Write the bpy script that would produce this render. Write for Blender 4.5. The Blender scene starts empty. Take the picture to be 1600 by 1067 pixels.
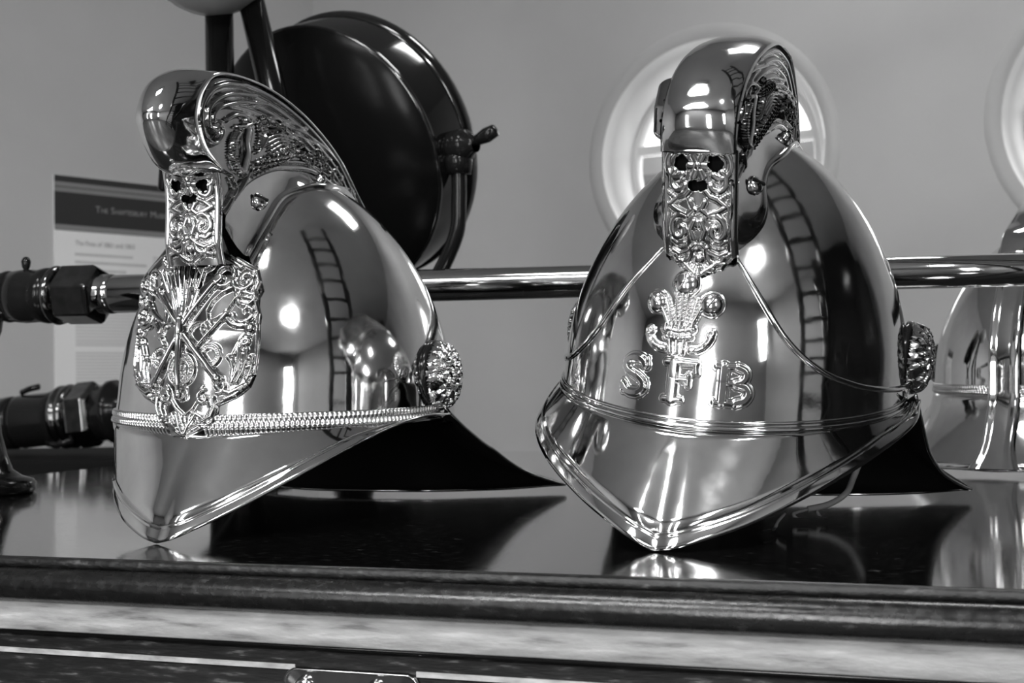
import bpy, bmesh, math, random
import numpy as np
from math import sin, cos, pi, radians, sqrt, atan, atan2
from mathutils import Matrix, Vector
random.seed(4); rng = np.random.default_rng(4)
sc = bpy.context.scene
COL = sc.collection

# ------------------------------------------------------------------ camera, sky, lamps, exposure
FPX, HCAM = 2000.0, 0.093
cam_d = bpy.data.cameras.new('camera'); cam = bpy.data.objects.new('camera', cam_d); COL.objects.link(cam)
roll, pitch = radians(1.0), atan(60.5 / 2000)
Fv = Vector((0, cos(pitch), sin(pitch))); U0 = Vector((0, -sin(pitch), cos(pitch))); R0 = Vector((1, 0, 0))
Rv = cos(roll) * R0 - sin(roll) * U0; Uv = sin(roll) * R0 + cos(roll) * U0
cam.matrix_world = Matrix(((Rv.x, Uv.x, -Fv.x, 0), (Rv.y, Uv.y, -Fv.y, 0), (Rv.z, Uv.z, -Fv.z, HCAM), (0, 0, 0, 1)))
cam_d.sensor_width = 36; cam_d.lens = 36 * FPX / 1600; cam_d.clip_start = 0.02
cam_d.dof.use_dof = True; cam_d.dof.focus_distance = 0.80; cam_d.dof.aperture_fstop = 16
sc.camera = cam
sc.view_settings.view_transform = 'Standard'; sc.view_settings.look = 'None'
sc.view_settings.gamma = 1; sc.view_settings.use_curve_mapping = False
sc.view_settings.exposure = 0.42
sc.cycles.use_denoising = True
sc.cycles.sample_clamp_indirect = 6
sc.cycles.max_bounces = 10; sc.cycles.glossy_bounces = 6

world = bpy.data.worlds.new('World'); sc.world = world; world.use_nodes = True
wb = world.node_tree.nodes['Background']; wb.inputs[0].default_value = (0.93, 0.93, 0.93, 1); wb.inputs[1].default_value = 2.6

def area(name, loc, target, sx, sy, power):
    l = bpy.data.lights.new(name, 'AREA'); l.shape = 'RECTANGLE'; l.size = sx; l.size_y = sy; l.energy = power
    o = bpy.data.objects.new(name, l); COL.objects.link(o); o.location = loc
    o.rotation_euler = (Vector(target) - Vector(loc)).to_track_quat('-Z', 'Y').to_euler()
    return o
ZT = -.0035   # height of the chest top
ZC = 2.05     # ceiling height above the chest top
ROOF = (('left', -1.62, -1.25, 1.3, .8, 62), ('back', .72, 2.15, .6, .46, 10), ('over', -.55, .2, .5, .36, 13))
for nm, x, y, sx, sy, pw in ROOF: area('rooflight_' + nm, (x, y, ZC - .02), (x, y, 0), sx, sy, pw)
o_ = area('pendant_light', (0.55, -1.05, ZC - .16), (0.55, -1.05, 0), 0.34, 0.34, 40); o_.data.shape = 'DISK'
area('window_left_light', (-2.4, -1.78, 0.45), (-0.4, 1.0, 0.3), 0.18, 1.5, 9)
area('door_light', (-1.22, -2.29, .36), (-.3, 1.0, .3), .42, 1.5, 32)
area('window_right_light', (1.2, -3.36, 0.8), (0.9, 1.0, 0.4), 0.40, 1.3, 22)

def unproj(px, py, Y):
    d = Fv + Rv * ((px - 800) / FPX) - Uv * ((py - 533.5) / FPX)
    return Vector((0, 0, HCAM)) + d * (Y / d.y)
def onz(px, py, z=0.0):
    d = Fv + Rv * ((px - 800) / FPX) - Uv * ((py - 533.5) / FPX)
    return Vector((0, 0, HCAM)) + d * ((z - HCAM) / d.z)

# ------------------------------------------------------------------ materials
def mat(name, col, rough=.5, metal=0., coat=0., noise=None, bump=None, rvar=None, spec=.5, scratch=None):
    m = bpy.data.materials.new(name); m.use_nodes = True; nt = m.node_tree; b = nt.nodes['Principled BSDF']
    def n(t, **k):
        x = nt.nodes.new(t)
        for a, v in k.items(): setattr(x, a, v)
        return x
    b.inputs['Base Color'].default_value = (col, col, col, 1)
    b.inputs['Roughness'].default_value = rough; b.inputs['Metallic'].default_value = metal
    b.inputs['Coat Weight'].default_value = coat; b.inputs['Specular IOR Level'].default_value = spec
    tc = n('ShaderNodeTexCoord')
    def noise_(scale, detail=4, stretch=None, r=.55):
        t = n('ShaderNodeTexNoise'); t.inputs['Scale'].default_value = scale; t.inputs['Detail'].default_value = detail; t.inputs['Roughness'].default_value = r
        mp = n('ShaderNodeMapping'); nt.links.new(tc.outputs['Object'], mp.inputs[0])
        if stretch: mp.inputs['Scale'].default_value = stretch
        nt.links.new(mp.outputs[0], t.inputs['Vector']); return t.outputs['Fac']
    def ramp(src, stops):
        r = n('ShaderNodeValToRGB'); els = r.color_ramp.elements
        while len(els) < len(stops): els.new(.5)
        for e, (p, v) in zip(els, stops): e.position = p; e.color = (v, v, v, 1)
        nt.links.new(src, r.inputs[0]); return r.outputs[0]
    if noise:       # (scale, stops, stretch)
        nt.links.new(ramp(noise_(noise[0], 6, noise[2] if len(noise) > 2 else None), noise[1]), b.inputs['Base Color'])
    if rvar:
        rv = ramp(noise_(rvar[0], 5, rvar[2] if len(rvar) > 2 else None), rvar[1]); nt.links.new(rv, b.inputs['Roughness'])
        if coat: nt.links.new(rv, b.inputs['Coat Roughness'])
    if bump:        # list of (scale, strength, distance, stretch)
        prev = first = None
        for bp in bump:
            bn = n('ShaderNodeBump'); bn.inputs['Strength'].default_value = bp[1]; bn.inputs['Distance'].default_value = bp[2]
            nt.links.new(noise_(bp[0], bp[4] if len(bp) > 4 else 3, bp[3] if len(bp) > 3 else None), bn.inputs['Height'])
            if prev: nt.links.new(prev, bn.inputs['Normal'])
            prev = bn.outputs[0]; first = first or prev
        nt.links.new(prev, b.inputs['Normal'])
        if coat: nt.links.new(first, b.inputs['Coat Normal'])
    return m
BRASS = mat('polished_brass', .74, .07, 1., noise=(30, [(.3, .60), (.7, .73)]), rvar=(26, [(.35, .045), (.7, .12)]), bump=[(16, .12, .004), (70, .03, .001)])
PLATE = mat('cast_brass', .7, .13, 1., noise=(60, [(.3, .58), (.7, .72)]), bump=[(120, .08, .001)])
BADGE = mat('embossed_brass', .5, .09, 1., noise=(60, [(.3, .44), (.7, .56)]), bump=[(120, .06, .001)])
BRONZE = mat('dark_bronze', .2, .12, 1., noise=(60, [(.3, .13), (.7, .24)]), bump=[(60, .08, .001)])
DBRASS = mat('tarnished_brass', .42, .12, 1., noise=(40, [(.3, .24), (.7, .42)]), bump=[(60, .08, .001)])
GUN = mat('blackened_metal', .010, .14, .0, coat=.0, spec=.25, bump=[(40, .06, .001)])
BLACK = mat('black_paint', .004, .14, 0., coat=.0, spec=.35, bump=[(25, .05, .001)])
DRUM = mat('black_japan_drum', .006, .10, 0., coat=0., spec=.75, bump=[(9, .08, .004)])
DRUMBACK = mat('black_satin', .004, .22, 0., spec=.10, bump=[(9, .15, .01)])
LEATHER_SHADE = mat('black_leather_shade', .004, .75, 0., spec=.15)  # lining leather; also black standing in for shade on neck guards and plate backs
CORD = mat('waxed_cord', .25, .7)
GLOBE = mat('grey_enamel', .30, .25)
STEEL = mat('nickel', .7, .12, 1., bump=[(30, .04, .001)])
TUBE = mat('polished_tube', .55, .06, 1., bump=[(18, .03, .001, (1, 1, .2))])
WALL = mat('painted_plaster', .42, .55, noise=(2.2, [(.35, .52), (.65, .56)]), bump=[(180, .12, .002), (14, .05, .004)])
WALLR = mat('dimmed_right_wall', .34, .6)  # unseen right wall, colour lowered to dim its reflection in the domes
WALLF = mat('dimmed_front_wall', .2, .6)  # unseen front wall, made darker so the brass mirrors less brightness
CEIL = mat('ceiling_paint', .44, .8)
WHITE = mat('white_paint', .82, .4)
FLOOR = mat('dark_floor', .06, .35, noise=(3, [(.3, .04), (.7, .09)]))
TOP = mat('varnished_black_top', .008, .07, 0., coat=1.0, spec=.8, noise=(260, [(.45, .005), (.60, .010), (.68, .05), (.74, .5)], (.4, 2.2, 1)), rvar=(110, [(.40, .012), (.60, .03), (.8, .22)], (.4, 2, 1)),
          bump=[(230, .045, .0006, (.3, 2.0, 1), 7), (420, .12, .0006, (.3, 2.2, 1), 8)])
LIP = mat('worn_lid_edge', .01, .36, 0., spec=.45, noise=(260, [(.45, .004), (.62, .012), (.76, .09)], (.4, 1, 1)), bump=[(300, .6, .0014, (.5, 1, 1), 8)])
MOULD = mat('dark_moulding', .008, .25, 0., spec=.55, noise=(220, [(.45, .004), (.62, .008), (.80, .05)], (.4, 1, 1)), rvar=(160, [(.3, .18), (.75, .36)]), bump=[(240, .22, .0010, (.5, 1, 1), 8)])
STRIP = mat('worn_pale_strip', .4, .5, noise=(130, [(.28, .16), (.42, .33), (.58, .42), (.76, .62)], (.22, 1, 1.6)), bump=[(330, .6, .0008, (.4, 1, 1), 8)])
PANEL = mat('dark_panel_wood', .02, .5, spec=.2, noise=(260, [(.45, .003), (.6, .012), (.76, .11)], (.25, 1, 1.6)), bump=[(500, .3, .0006, (.25, 1, 2), 6)])
INLAY = mat('pale_inlay', .45, .45, noise=(240, [(.3, .25), (.7, .55)], (.3, 1, 1)))
PAPER = mat('poster_paper', .92, .6); PAPERD = mat('poster_band', .028, .5); PAPERM = mat('poster_stripe', .25, .5); INK = mat('poster_ink', .40, .6); INKL = mat('poster_faint_ink', .62, .6); TITLE = mat('poster_title_ink', .35, .6)
BRICK = mat('neighbour_wall', .12, .8, noise=(3, [(.3, .09), (.7, .16)]))
def glass_mat():
    m = bpy.data.materials.new('window_glass'); m.use_nodes = True; nt = m.node_tree; nt.nodes.clear()
    o = nt.nodes.new('ShaderNodeOutputMaterial'); mx = nt.nodes.new('ShaderNodeMixShader'); t = nt.nodes.new('ShaderNodeBsdfTransparent'); g = nt.nodes.new('ShaderNodeBsdfGlossy'); fr = nt.nodes.new('ShaderNodeFresnel')
    g.inputs['Roughness'].default_value = .02; nt.links.new(fr.outputs[0], mx.inputs[0]); nt.links.new(t.outputs[0], mx.inputs[1]); nt.links.new(g.outputs[0], mx.inputs[2]); nt.links.new(mx.outputs[0], o.inputs[0]); return m
GLASS = glass_mat()

# ------------------------------------------------------------------ builders
def thing(name, label, cat, M=None, group=None):
    o = bpy.data.objects.new(name, None); COL.objects.link(o); o.empty_display_size = .02
    if M is not None: o.matrix_world = M
    o['label'] = label; o['category'] = cat
    if group: o['group'] = group
    return o
def mesh(name, v, f, m, parent=None, smooth=True, M=None):
    me = bpy.data.meshes.new(name); me.from_pydata([tuple(map(float, p)) for p in v], [], [tuple(map(int, q)) for q in f]); me.update()
    if smooth: me.polygons.foreach_set('use_smooth', [True] * len(me.polygons))
    me.materials.append(m)
    o = bpy.data.objects.new(name, me); COL.objects.link(o)
    if M is not None: o.matrix_local = M
    if parent: o.parent = parent
    return o
def grid_faces(nu, nv, closed=False, keep=None):
    f = []
    for i in range(nu if closed else nu - 1):
        i2 = (i + 1) % nu
        for j in range(nv - 1):
            q = (i * nv + j, i2 * nv + j, i2 * nv + j + 1, i * nv + j + 1)
            if keep is None or all(keep[k] for k in q): f.append(q)
    return f
def struct(o): o['kind'] = 'structure'; return o
def solid(o, t, off=-1):
    md = o.modifiers.new('Solidify', 'SOLIDIFY'); md.thickness = t; md.offset = off; return o
def bevel(o, w, n=2):
    md = o.modifiers.new('Bevel', 'BEVEL'); md.width = w; md.segments = n; md.limit_method = 'ANGLE'; return o
def merge(parts):
    V, Fc = [], []
    for v, f in parts:
        b = len(V); V += [tuple(p) for p in v]; Fc += [tuple(i + b for i in q) for q in f]
    return V, Fc
def box_vf(c, s, M=None):
    V = [Vector((c[0] + s[0] * x / 2, c[1] + s[1] * y / 2, c[2] + s[2] * z / 2)) for x in (-1, 1) for y in (-1, 1) for z in (-1, 1)]
    if M: V = [M @ p for p in V]
    return V, [(0, 1, 3, 2), (4, 6, 7, 5), (0, 4, 5, 1), (2, 3, 7, 6), (0, 2, 6, 4), (1, 5, 7, 3)]
def frame(d):
    d = Vector(d).normalized(); u = Vector((0, 0, 1)) if abs(d.z) < .9 else Vector((1, 0, 0))
    a = d.cross(u).normalized(); return a, a.cross(d).normalized(), d
def lathe_vf(prof, p0, axis, n=48, squash=None, phase=0.):
    """prof: (t along axis, radius)"""
    a, b, d = frame(axis); p0 = Vector(p0); V = []
    for k in range(n):
        th = 2 * pi * k / n + phase
        for t, r in prof: V.append(p0 + d * t + (a * cos(th) + b * sin(th)) * r)
    return V, grid_faces(n, len(prof), True)
def catmull(P, n=8):
    P = [np.array(p, float) for p in P]; Q = [2 * P[0] - P[1]] + P + [2 * P[-1] - P[-2]]; out = []
    for i in range(1, len(Q) - 2):
        a, b, c, d = Q[i - 1:i + 3]
        for t in np.linspace(0, 1, n, endpoint=False):
            out.append(.5 * (2 * b + (c - a) * t + (2 * a - 5 * b + 4 * c - d) * t * t + (3 * b - a - 3 * c + d) * t ** 3))
    out.append(P[-1]); return np.array(out)
def tube_vf(P, r, n=10, cap=True):
    P = [Vector(p) for p in P]; rr = r if hasattr(r, '__len__') else [r] * len(P); V = []; A = None
    for i, p in enumerate(P):
        d = (P[min(i + 1, len(P) - 1)] - P[max(i - 1, 0)]).normalized()
        if A is None: A = frame(d)[0]
        A = (A - d * A.dot(d)).normalized(); B = d.cross(A)
        for k in range(n): V.append(p + (A * cos(2 * pi * k / n) + B * sin(2 * pi * k / n)) * rr[i])
    f = [(i * n + k, i * n + (k + 1) % n, (i + 1) * n + (k + 1) % n, (i + 1) * n + k) for i in range(len(P) - 1) for k in range(n)]
    if cap: f += [tuple(range(n))[::-1], tuple(range((len(P) - 1) * n, len(P) * n))]
    return V, f

# ------------------------------------------------------------------ relief: a height field made of strokes
def seg_dist(X, Y, pts):
    best = np.full(X.shape, 1e9)
    for (x0, y0), (x1, y1) in zip(pts[:-1], pts[1:]):
        dx, dy = x1 - x0, y1 - y0; L = dx * dx + dy * dy
        t = np.clip(((X - x0) * dx + (Y - y0) * dy) / L, 0, 1) if L > 0 else 0
        best = np.minimum(best, (X - x0 - t * dx) ** 2 + (Y - y0 - t * dy) ** 2)
    return np.sqrt(best)
def inside(X, Y, poly):
    r = np.zeros(X.shape, bool); n = len(poly)
    for i in range(n):
        x0, y0 = poly[i]; x1, y1 = poly[(i + 1) % n]
        c = ((y0 > Y) != (y1 > Y))
        with np.errstate(divide='ignore', invalid='ignore'): r ^= c & (X < (x1 - x0) * (Y - y0) / (y1 - y0 + 1e-15) + x0)
    return r
def field(X, Y, strokes):
    H = np.zeros(X.shape)
    for s in strokes:
        pts, r, h = s[0], s[1], s[2]; kind = s[3] if len(s) > 3 else 'round'
        xs = [p[0] for p in pts]; ys = [p[1] for p in pts]
        m = (X > min(xs) - r) & (X < max(xs) + r) & (Y > min(ys) - r) & (Y < max(ys) + r)
        if not m.any(): continue
        d = seg_dist(X[m], Y[m], pts)
        if kind == 'round': v = h * np.sqrt(np.clip(1 - (d / r) ** 2, 0, 1))
        elif kind == 'flat': v = h * np.clip((r - d) / (.4 * r), 0, 1)
        else: v = h * np.clip((r - d) / s[4], 0, 1)
        if h < 0: H[m] = H[m] + v
        else: H[m] = np.maximum(H[m], v)
    return H
def arc(cx, cy, r, a0, a1, n=14): return [(cx + r * cos(radians(a0 + (a1 - a0) * i / n)), cy + r * sin(radians(a0 + (a1 - a0) * i / n))) for i in range(n + 1)]
def spiral(cx, cy, r0, r1, a0, a1, n=26): return [(cx + (r0 + (r1 - r0) * i / n) * cos(radians(a0 + (a1 - a0) * i / n)), cy + (r0 + (r1 - r0) * i / n) * sin(radians(a0 + (a1 - a0) * i / n))) for i in range(n + 1)]
def mir(S, c=0.): return S + [([(2 * c - x, y) for x, y in s[0]],) + tuple(s[1:]) for s in S]
def relief(name, X, Y, H, fmap, keep, m, parent):
    v = fmap(X, Y, H).reshape(-1, 3)
    k = keep.ravel() if keep is not None else None
    f = grid_faces(X.shape[0], X.shape[1], False, k)
    used = np.zeros(len(v), bool)
    if f: used[np.array(f).ravel()] = True
    idx = np.cumsum(used) - 1
    return mesh(name, v[used], idx[np.array(f)], m, parent)
def sheet(x0, x1, nx, y0, y1, ny): return np.meshgrid(np.linspace(x0, x1, nx), np.linspace(y0, y1, ny), indexing='ij')

# ------------------------------------------------------------------ helmet form (metres, front = -y, wearer's left = +x)
AX, BF, BB, ZD, HD, ND, RD = .109, .1185, .1365, .0909, .151, 1.78, .112
TIPY = -.1561
def rad(z):
    t = (np.asarray(z, float) - ZD) / HD
    return np.where(t < 0, 1 - .12 * t, np.clip(1 - np.clip(t, 0, 1) ** ND, 0, 1) ** (1 / ND))
def dome(a, z):
    b = np.where(np.cos(a) > 0, BF, BB); r = rad(z)
    return np.stack([AX * np.sin(a) * r, -b * np.cos(a) * r, z + 0 * a], -1)
def dome_n(a, z):
    e = 1e-4; da = dome(a + e, z) - dome(a - e, z); dz = dome(a, z + e) - dome(a, z - e)
    n = np.cross(da, dz); return n / (np.linalg.norm(n, axis=-1, keepdims=True) + 1e-12)
_zs = np.linspace(.02, .2412, 3000); _yy = BF * rad(_zs); _S = np.r_[0, np.cumsum(np.hypot(np.diff(_yy), np.diff(_zs)))]
def dome_map(a0, z0):
    def f(P, Q, H):
        z = np.interp(Q + np.interp(z0, _zs, _S), _S, _zs); a = a0 + P / (RD * np.maximum(rad(z), .05))
        return dome(a, z) + dome_n(a, z) * H[..., None]
    return f
def zrim(a): a = np.abs(((np.asarray(a) + pi) % (2 * pi)) - pi); return .063 + .012 * np.clip(a / (pi / 2), 0, 1) ** 1.5 - .004 * np.clip(a / (pi / 2) - 1, 0, 1)

def crest(w, st, prof_e, crown, parent, panel_low):
    E = catmull(prof_e, 10); n = len(E); T = np.gradient(E, axis=0); T /= np.linalg.norm(T, axis=1, keepdims=True); N = np.stack([-T[:, 1], T[:, 0]], 1)
    s = np.linspace(0, 1, n)
    if N[n // 2, 1] < 0: N = -N
    cr = np.interp(s, np.linspace(0, 1, len(crown)), crown); ww = w * np.interp(s, [0, .35, .6, 1], [1, 1.03, 1.03, .72])
    us = np.linspace(-1, 1, 25); V = []
    for i in range(n):
        for u in us:
            bead = .0012 * max(0, 1 - abs(abs(u) - .95) / .05)
            off = cr[i] * (1 - abs(u) ** (2.2 if st['dy'] == 0 else 3)) + bead
            V.append((u * ww[i], E[i, 0] + N[i, 0] * off, E[i, 1] + N[i, 1] * off))
    c = mesh('crest', V, grid_faces(n, 25), BRASS, parent); solid(c, .0012)
    # side panels with embossed volute, ridges, and a winged beast among leaves
    low = catmull(panel_low, 6); poly = [tuple(p) for p in E] + [tuple(p) for p in low[::-1]]
    y0, y1 = min(p[0] for p in poly), max(p[0] for p in poly); z0, z1 = min(p[1] for p in poly), max(p[1] for p in poly)
    X, Y = sheet(y0 - .001, y1 + .001, 300, z0 - .001, z1 + .001, 150)
    ins = lambda d: [tuple(p - q * d) for p, q in zip(E, N)]
    S = []
    k0 = int(n * .26)
    for d, r, h in ((.003, .0022, .0022), (.0085, .0021, .0020), (.0135, .0019, .0017), (.018, .0016, .0014)): S.append((ins(d)[k0 if d < .01 else k0 + 4:], r, h))
    vc = np.array(st['volute'])
    g = lambda pts: [(p[0] + st['dy'], p[1] + st['dz']) for p in pts]
    cm = lambda pts: [tuple(q) for q in catmull(g(pts), 5)]
    # volute: three ridges rolling down round the eye
    S += [(cm([(-.1083, .2755), (-.1290, .2705), (-.1440, .2630), (-.1525, .2540), (-.1555, .2455), (-.1535, .2380), (-.1475, .2328), (-.1400, .2318), (-.1334, .2357), (-.1310, .2415), (-.1341, .2462)]), .0020, .0050),
          (cm([(-.0924, .2735), (-.1198, .2672), (-.1340, .2610), (-.1425, .2550), (-.1465, .2485), (-.1455, .2425), (-.1405, .2395), (-.1352, .2413)]), .0018, .0042),
          (cm([(-.0762, .2720), (-.1050, .2660), (-.1250, .2590), (-.1350, .2535), (-.1395, .2480), (-.1385, .2450)]), .0015, .0034), (g([(-.1352, .2440), (-.1351, .2440)]), .0032, .0052)]
    # crouching winged beast: head, scaly breast, neck line, wing, plumes, tail loops, legs
    S += [(cm([(-.1240, .2500), (-.1130, .2560), (-.1007, .2580), (-.0911, .2570)]), .0016, .0030), (cm([(-.0911, .2575), (-.1002, .2525), (-.1122, .2487)]), .0013, .0034), (g([(-.1010, .2555), (-.1009, .2555)]), .0018, .0040),
          (cm([(-.0980, .2500), (-.1000, .2423), (-.0985, .2348), (-.1020, .2244)]), .0062, .0030), (cm([(-.0800, .2640), (-.0782, .2580), (-.0761, .2512), (-.0835, .2413), (-.0882, .2386)]), .0011, .0036)]
    ch = catmull(g([(-.1120, .2455), (-.1165, .2390), (-.1170, .2302), (-.1120, .2236), (-.1043, .2215)]), 5)
    for p in ch: S.append(([tuple(p), (p[0] + .0042, p[1] + .0008)], .0008, .0040))
    for u in np.linspace(0, 1, 9): S.append((g([(-.0855 + .003 * sin(3 * u), .2590 - .016 * u), (-.08549 + .003 * sin(3 * u), .2590 - .016 * u)]), .0011, .0032))
    for k in range(9): x = -.0740 + .0026 * k; S.append((cm([(x, .2608 + .0005 * k), (x + .0016, .2580 + .0006 * k), (x + .0006, .2545 + .0007 * k)]), .00075, .0030))
    for k in range(6): S.append((cm([(-.0760 + .002 * k, .2500 - .0022 * k), (-.0600 + .002 * k, .2570 - .0018 * k), (-.0400, .2590 - .0022 * k)]), .0008, .0026))
    S += [(cm([(-.0554, .2645), (-.0232, .2665), (.0078, .2635), (.0328, .2570)]), .0010, .0024), (cm([(-.0787, .2630), (-.0521, .2680), (-.0197, .2700)]), .0010, .0022), (cm([(-.0400, .2620), (-.0100, .2630), (.0200, .2580)]), .0009, .0020)]
    for k in range(12):
        u = k / 11; x0, z0 = -.0932 + .0560 * u, .2215 + .0262 * u; S.append((cm([(x0, z0), (x0 - .0012, z0 + .0035), (x0 - .0020, z0 + .0072), (x0 + .0004, z0 + .0078)]), .0010, .0036))
    for (cx, cz) in ((-.0294, .2549), (-.0150, .2500), (-.0034, .2560)): S.append((g(arc(cx, cz, .0040, -60, 230)), .0009, .0034))
    S += [(cm([(-.0330, .2490), (-.0240, .2510), (-.0176, .2463), (-.0059, .2450), (.0099, .2430)]), .0010, .0034), (cm([(-.0940, .2257), (-.1035, .2130), (-.1120, .2040)]), .0026, .0030), (cm([(-.1157, .2165), (-.1109, .2110), (-.1150, .2050)]), .0012, .0036)]
    rr = np.random.default_rng(7)
    for k in range(34):
        yy = rr.uniform(-.012, .066); zz = np.interp(yy, [-.02, .02, .07], [.2545, .2500, .2370]) + rr.uniform(-.006, .006); a = rr.uniform(0, pi)
        S.append((g(arc(yy, zz, rr.uniform(.0015, .003), a * 57, a * 57 + 200, 8)), .0008, .0026))
    S.append(([tuple(p + np.array([0, .0022])) for p in low], .0022, .0026))
    S.append(([tuple(p + np.array([0, .0062])) for p in low], .0012, .0018))
    H = field(X, Y, S); K = inside(X, Y, poly)
    HF = np.maximum(H, field(X, Y, [([(-.110, .232), (-.1115, .245), (-.106, .257)], .0066, .0130)])) if st['dy'] else H
    wy = w * np.interp(X, [-.16, -.03, .03, .10], [1, 1.03, 1.0, .76]) - .0028
    # the strip of the edge nearest the profile must reach the crest cover
    for sx in (1, -1):
        relief('crest_panel', X, Y, H if sx > 0 else HF, lambda A, B, Hh, sx=sx: np.stack([sx * (wy + Hh), A, B], -1), K, DBRASS, parent)
    return E, ww

def screw(P, N, r, parent, name='screw', m=None):
    P, N = Vector(P), Vector(N).normalized()
    prof = [(-.002, r), (.0004, r), (.0014, r * .92), (.0024, r * .7), (.0031, r * .4), (.0034, .0002)]
    v, f = lathe_vf(prof, P, N, 20)
    a, b, d = frame(N)
    a = (a + b * .35).normalized(); bb = d.cross(a)
    v2 = [P + d * t + a * x + bb * y for t in (.0024, .0037) for x, y in ((-r * .8, -r * .13), (r * .8, -r * .13), (r * .8, r * .13), (-r * .8, r * .13))]
    o = mesh(name, v, f, m or PLATE, parent)
    mesh('screw_slot', v2, [(0, 1, 2, 3), (4, 7, 6, 5), (0, 4, 5, 1), (1, 5, 6, 2), (2, 6, 7, 3), (3, 7, 4, 0)], GUN, o, False)
    return o

def rosette(side, parent, z=.1036, yo=.015):
    n = 92; P, Q = sheet(-.0235, .0235, n, -.0235, .0235, n); R = np.hypot(P, Q); rr = np.random.default_rng(3)
    S = []
    for ring, cnt, l in ((.004, 5, .004), (.0095, 9, .005), (.0145, 14, .0055), (.0195, 19, .005)):
        for k in range(cnt):
            a = 2 * pi * (k + .5 * rr.random()) / cnt; c, s = cos(a), sin(a); j = rr.uniform(-.9, .9)
            x, y = ring * c, ring * s; ux, uy = cos(a + j), sin(a + j)
            S.append(([(x - ux * l / 2, y - uy * l / 2), (x + ux * l / 2, y + uy * l / 2)], .0012, .0030))
            S.append(([(x + ux * l / 2 - uy * .0018, y + uy * l / 2 + ux * .0018), (x + ux * l / 2 + uy * .0018, y + uy * l / 2 - ux * .0018)], .0010, .0034))
            if rr.random() < .6: S.append(([(x + uy * .003, y - ux * .003), (x + uy * .0031, y - ux * .003)], .0012, .0036))
    H = field(P, Q, S); cap = .012 * np.sqrt(np.clip(1 - (R / .0236) ** 2, 0, 1))
    def f(P, Q, H):
        return np.stack([side * (.1085 + cap + H * np.clip((.0236 - R) / .003, 0, 1)), P + yo, Q + z], -1)
    relief('ear_rosette', P, Q, H, f, R < .0236, PLATE, parent)
    v, f2 = lathe_vf([(0, .0155), (.004, .0165), (.007, .0235), (.0105, .0235), (.0108, .001)], (side * .098, yo, z), (side, 0, 0), 36)
    mesh('rosette_boss', v, f2, GUN, parent)

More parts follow.
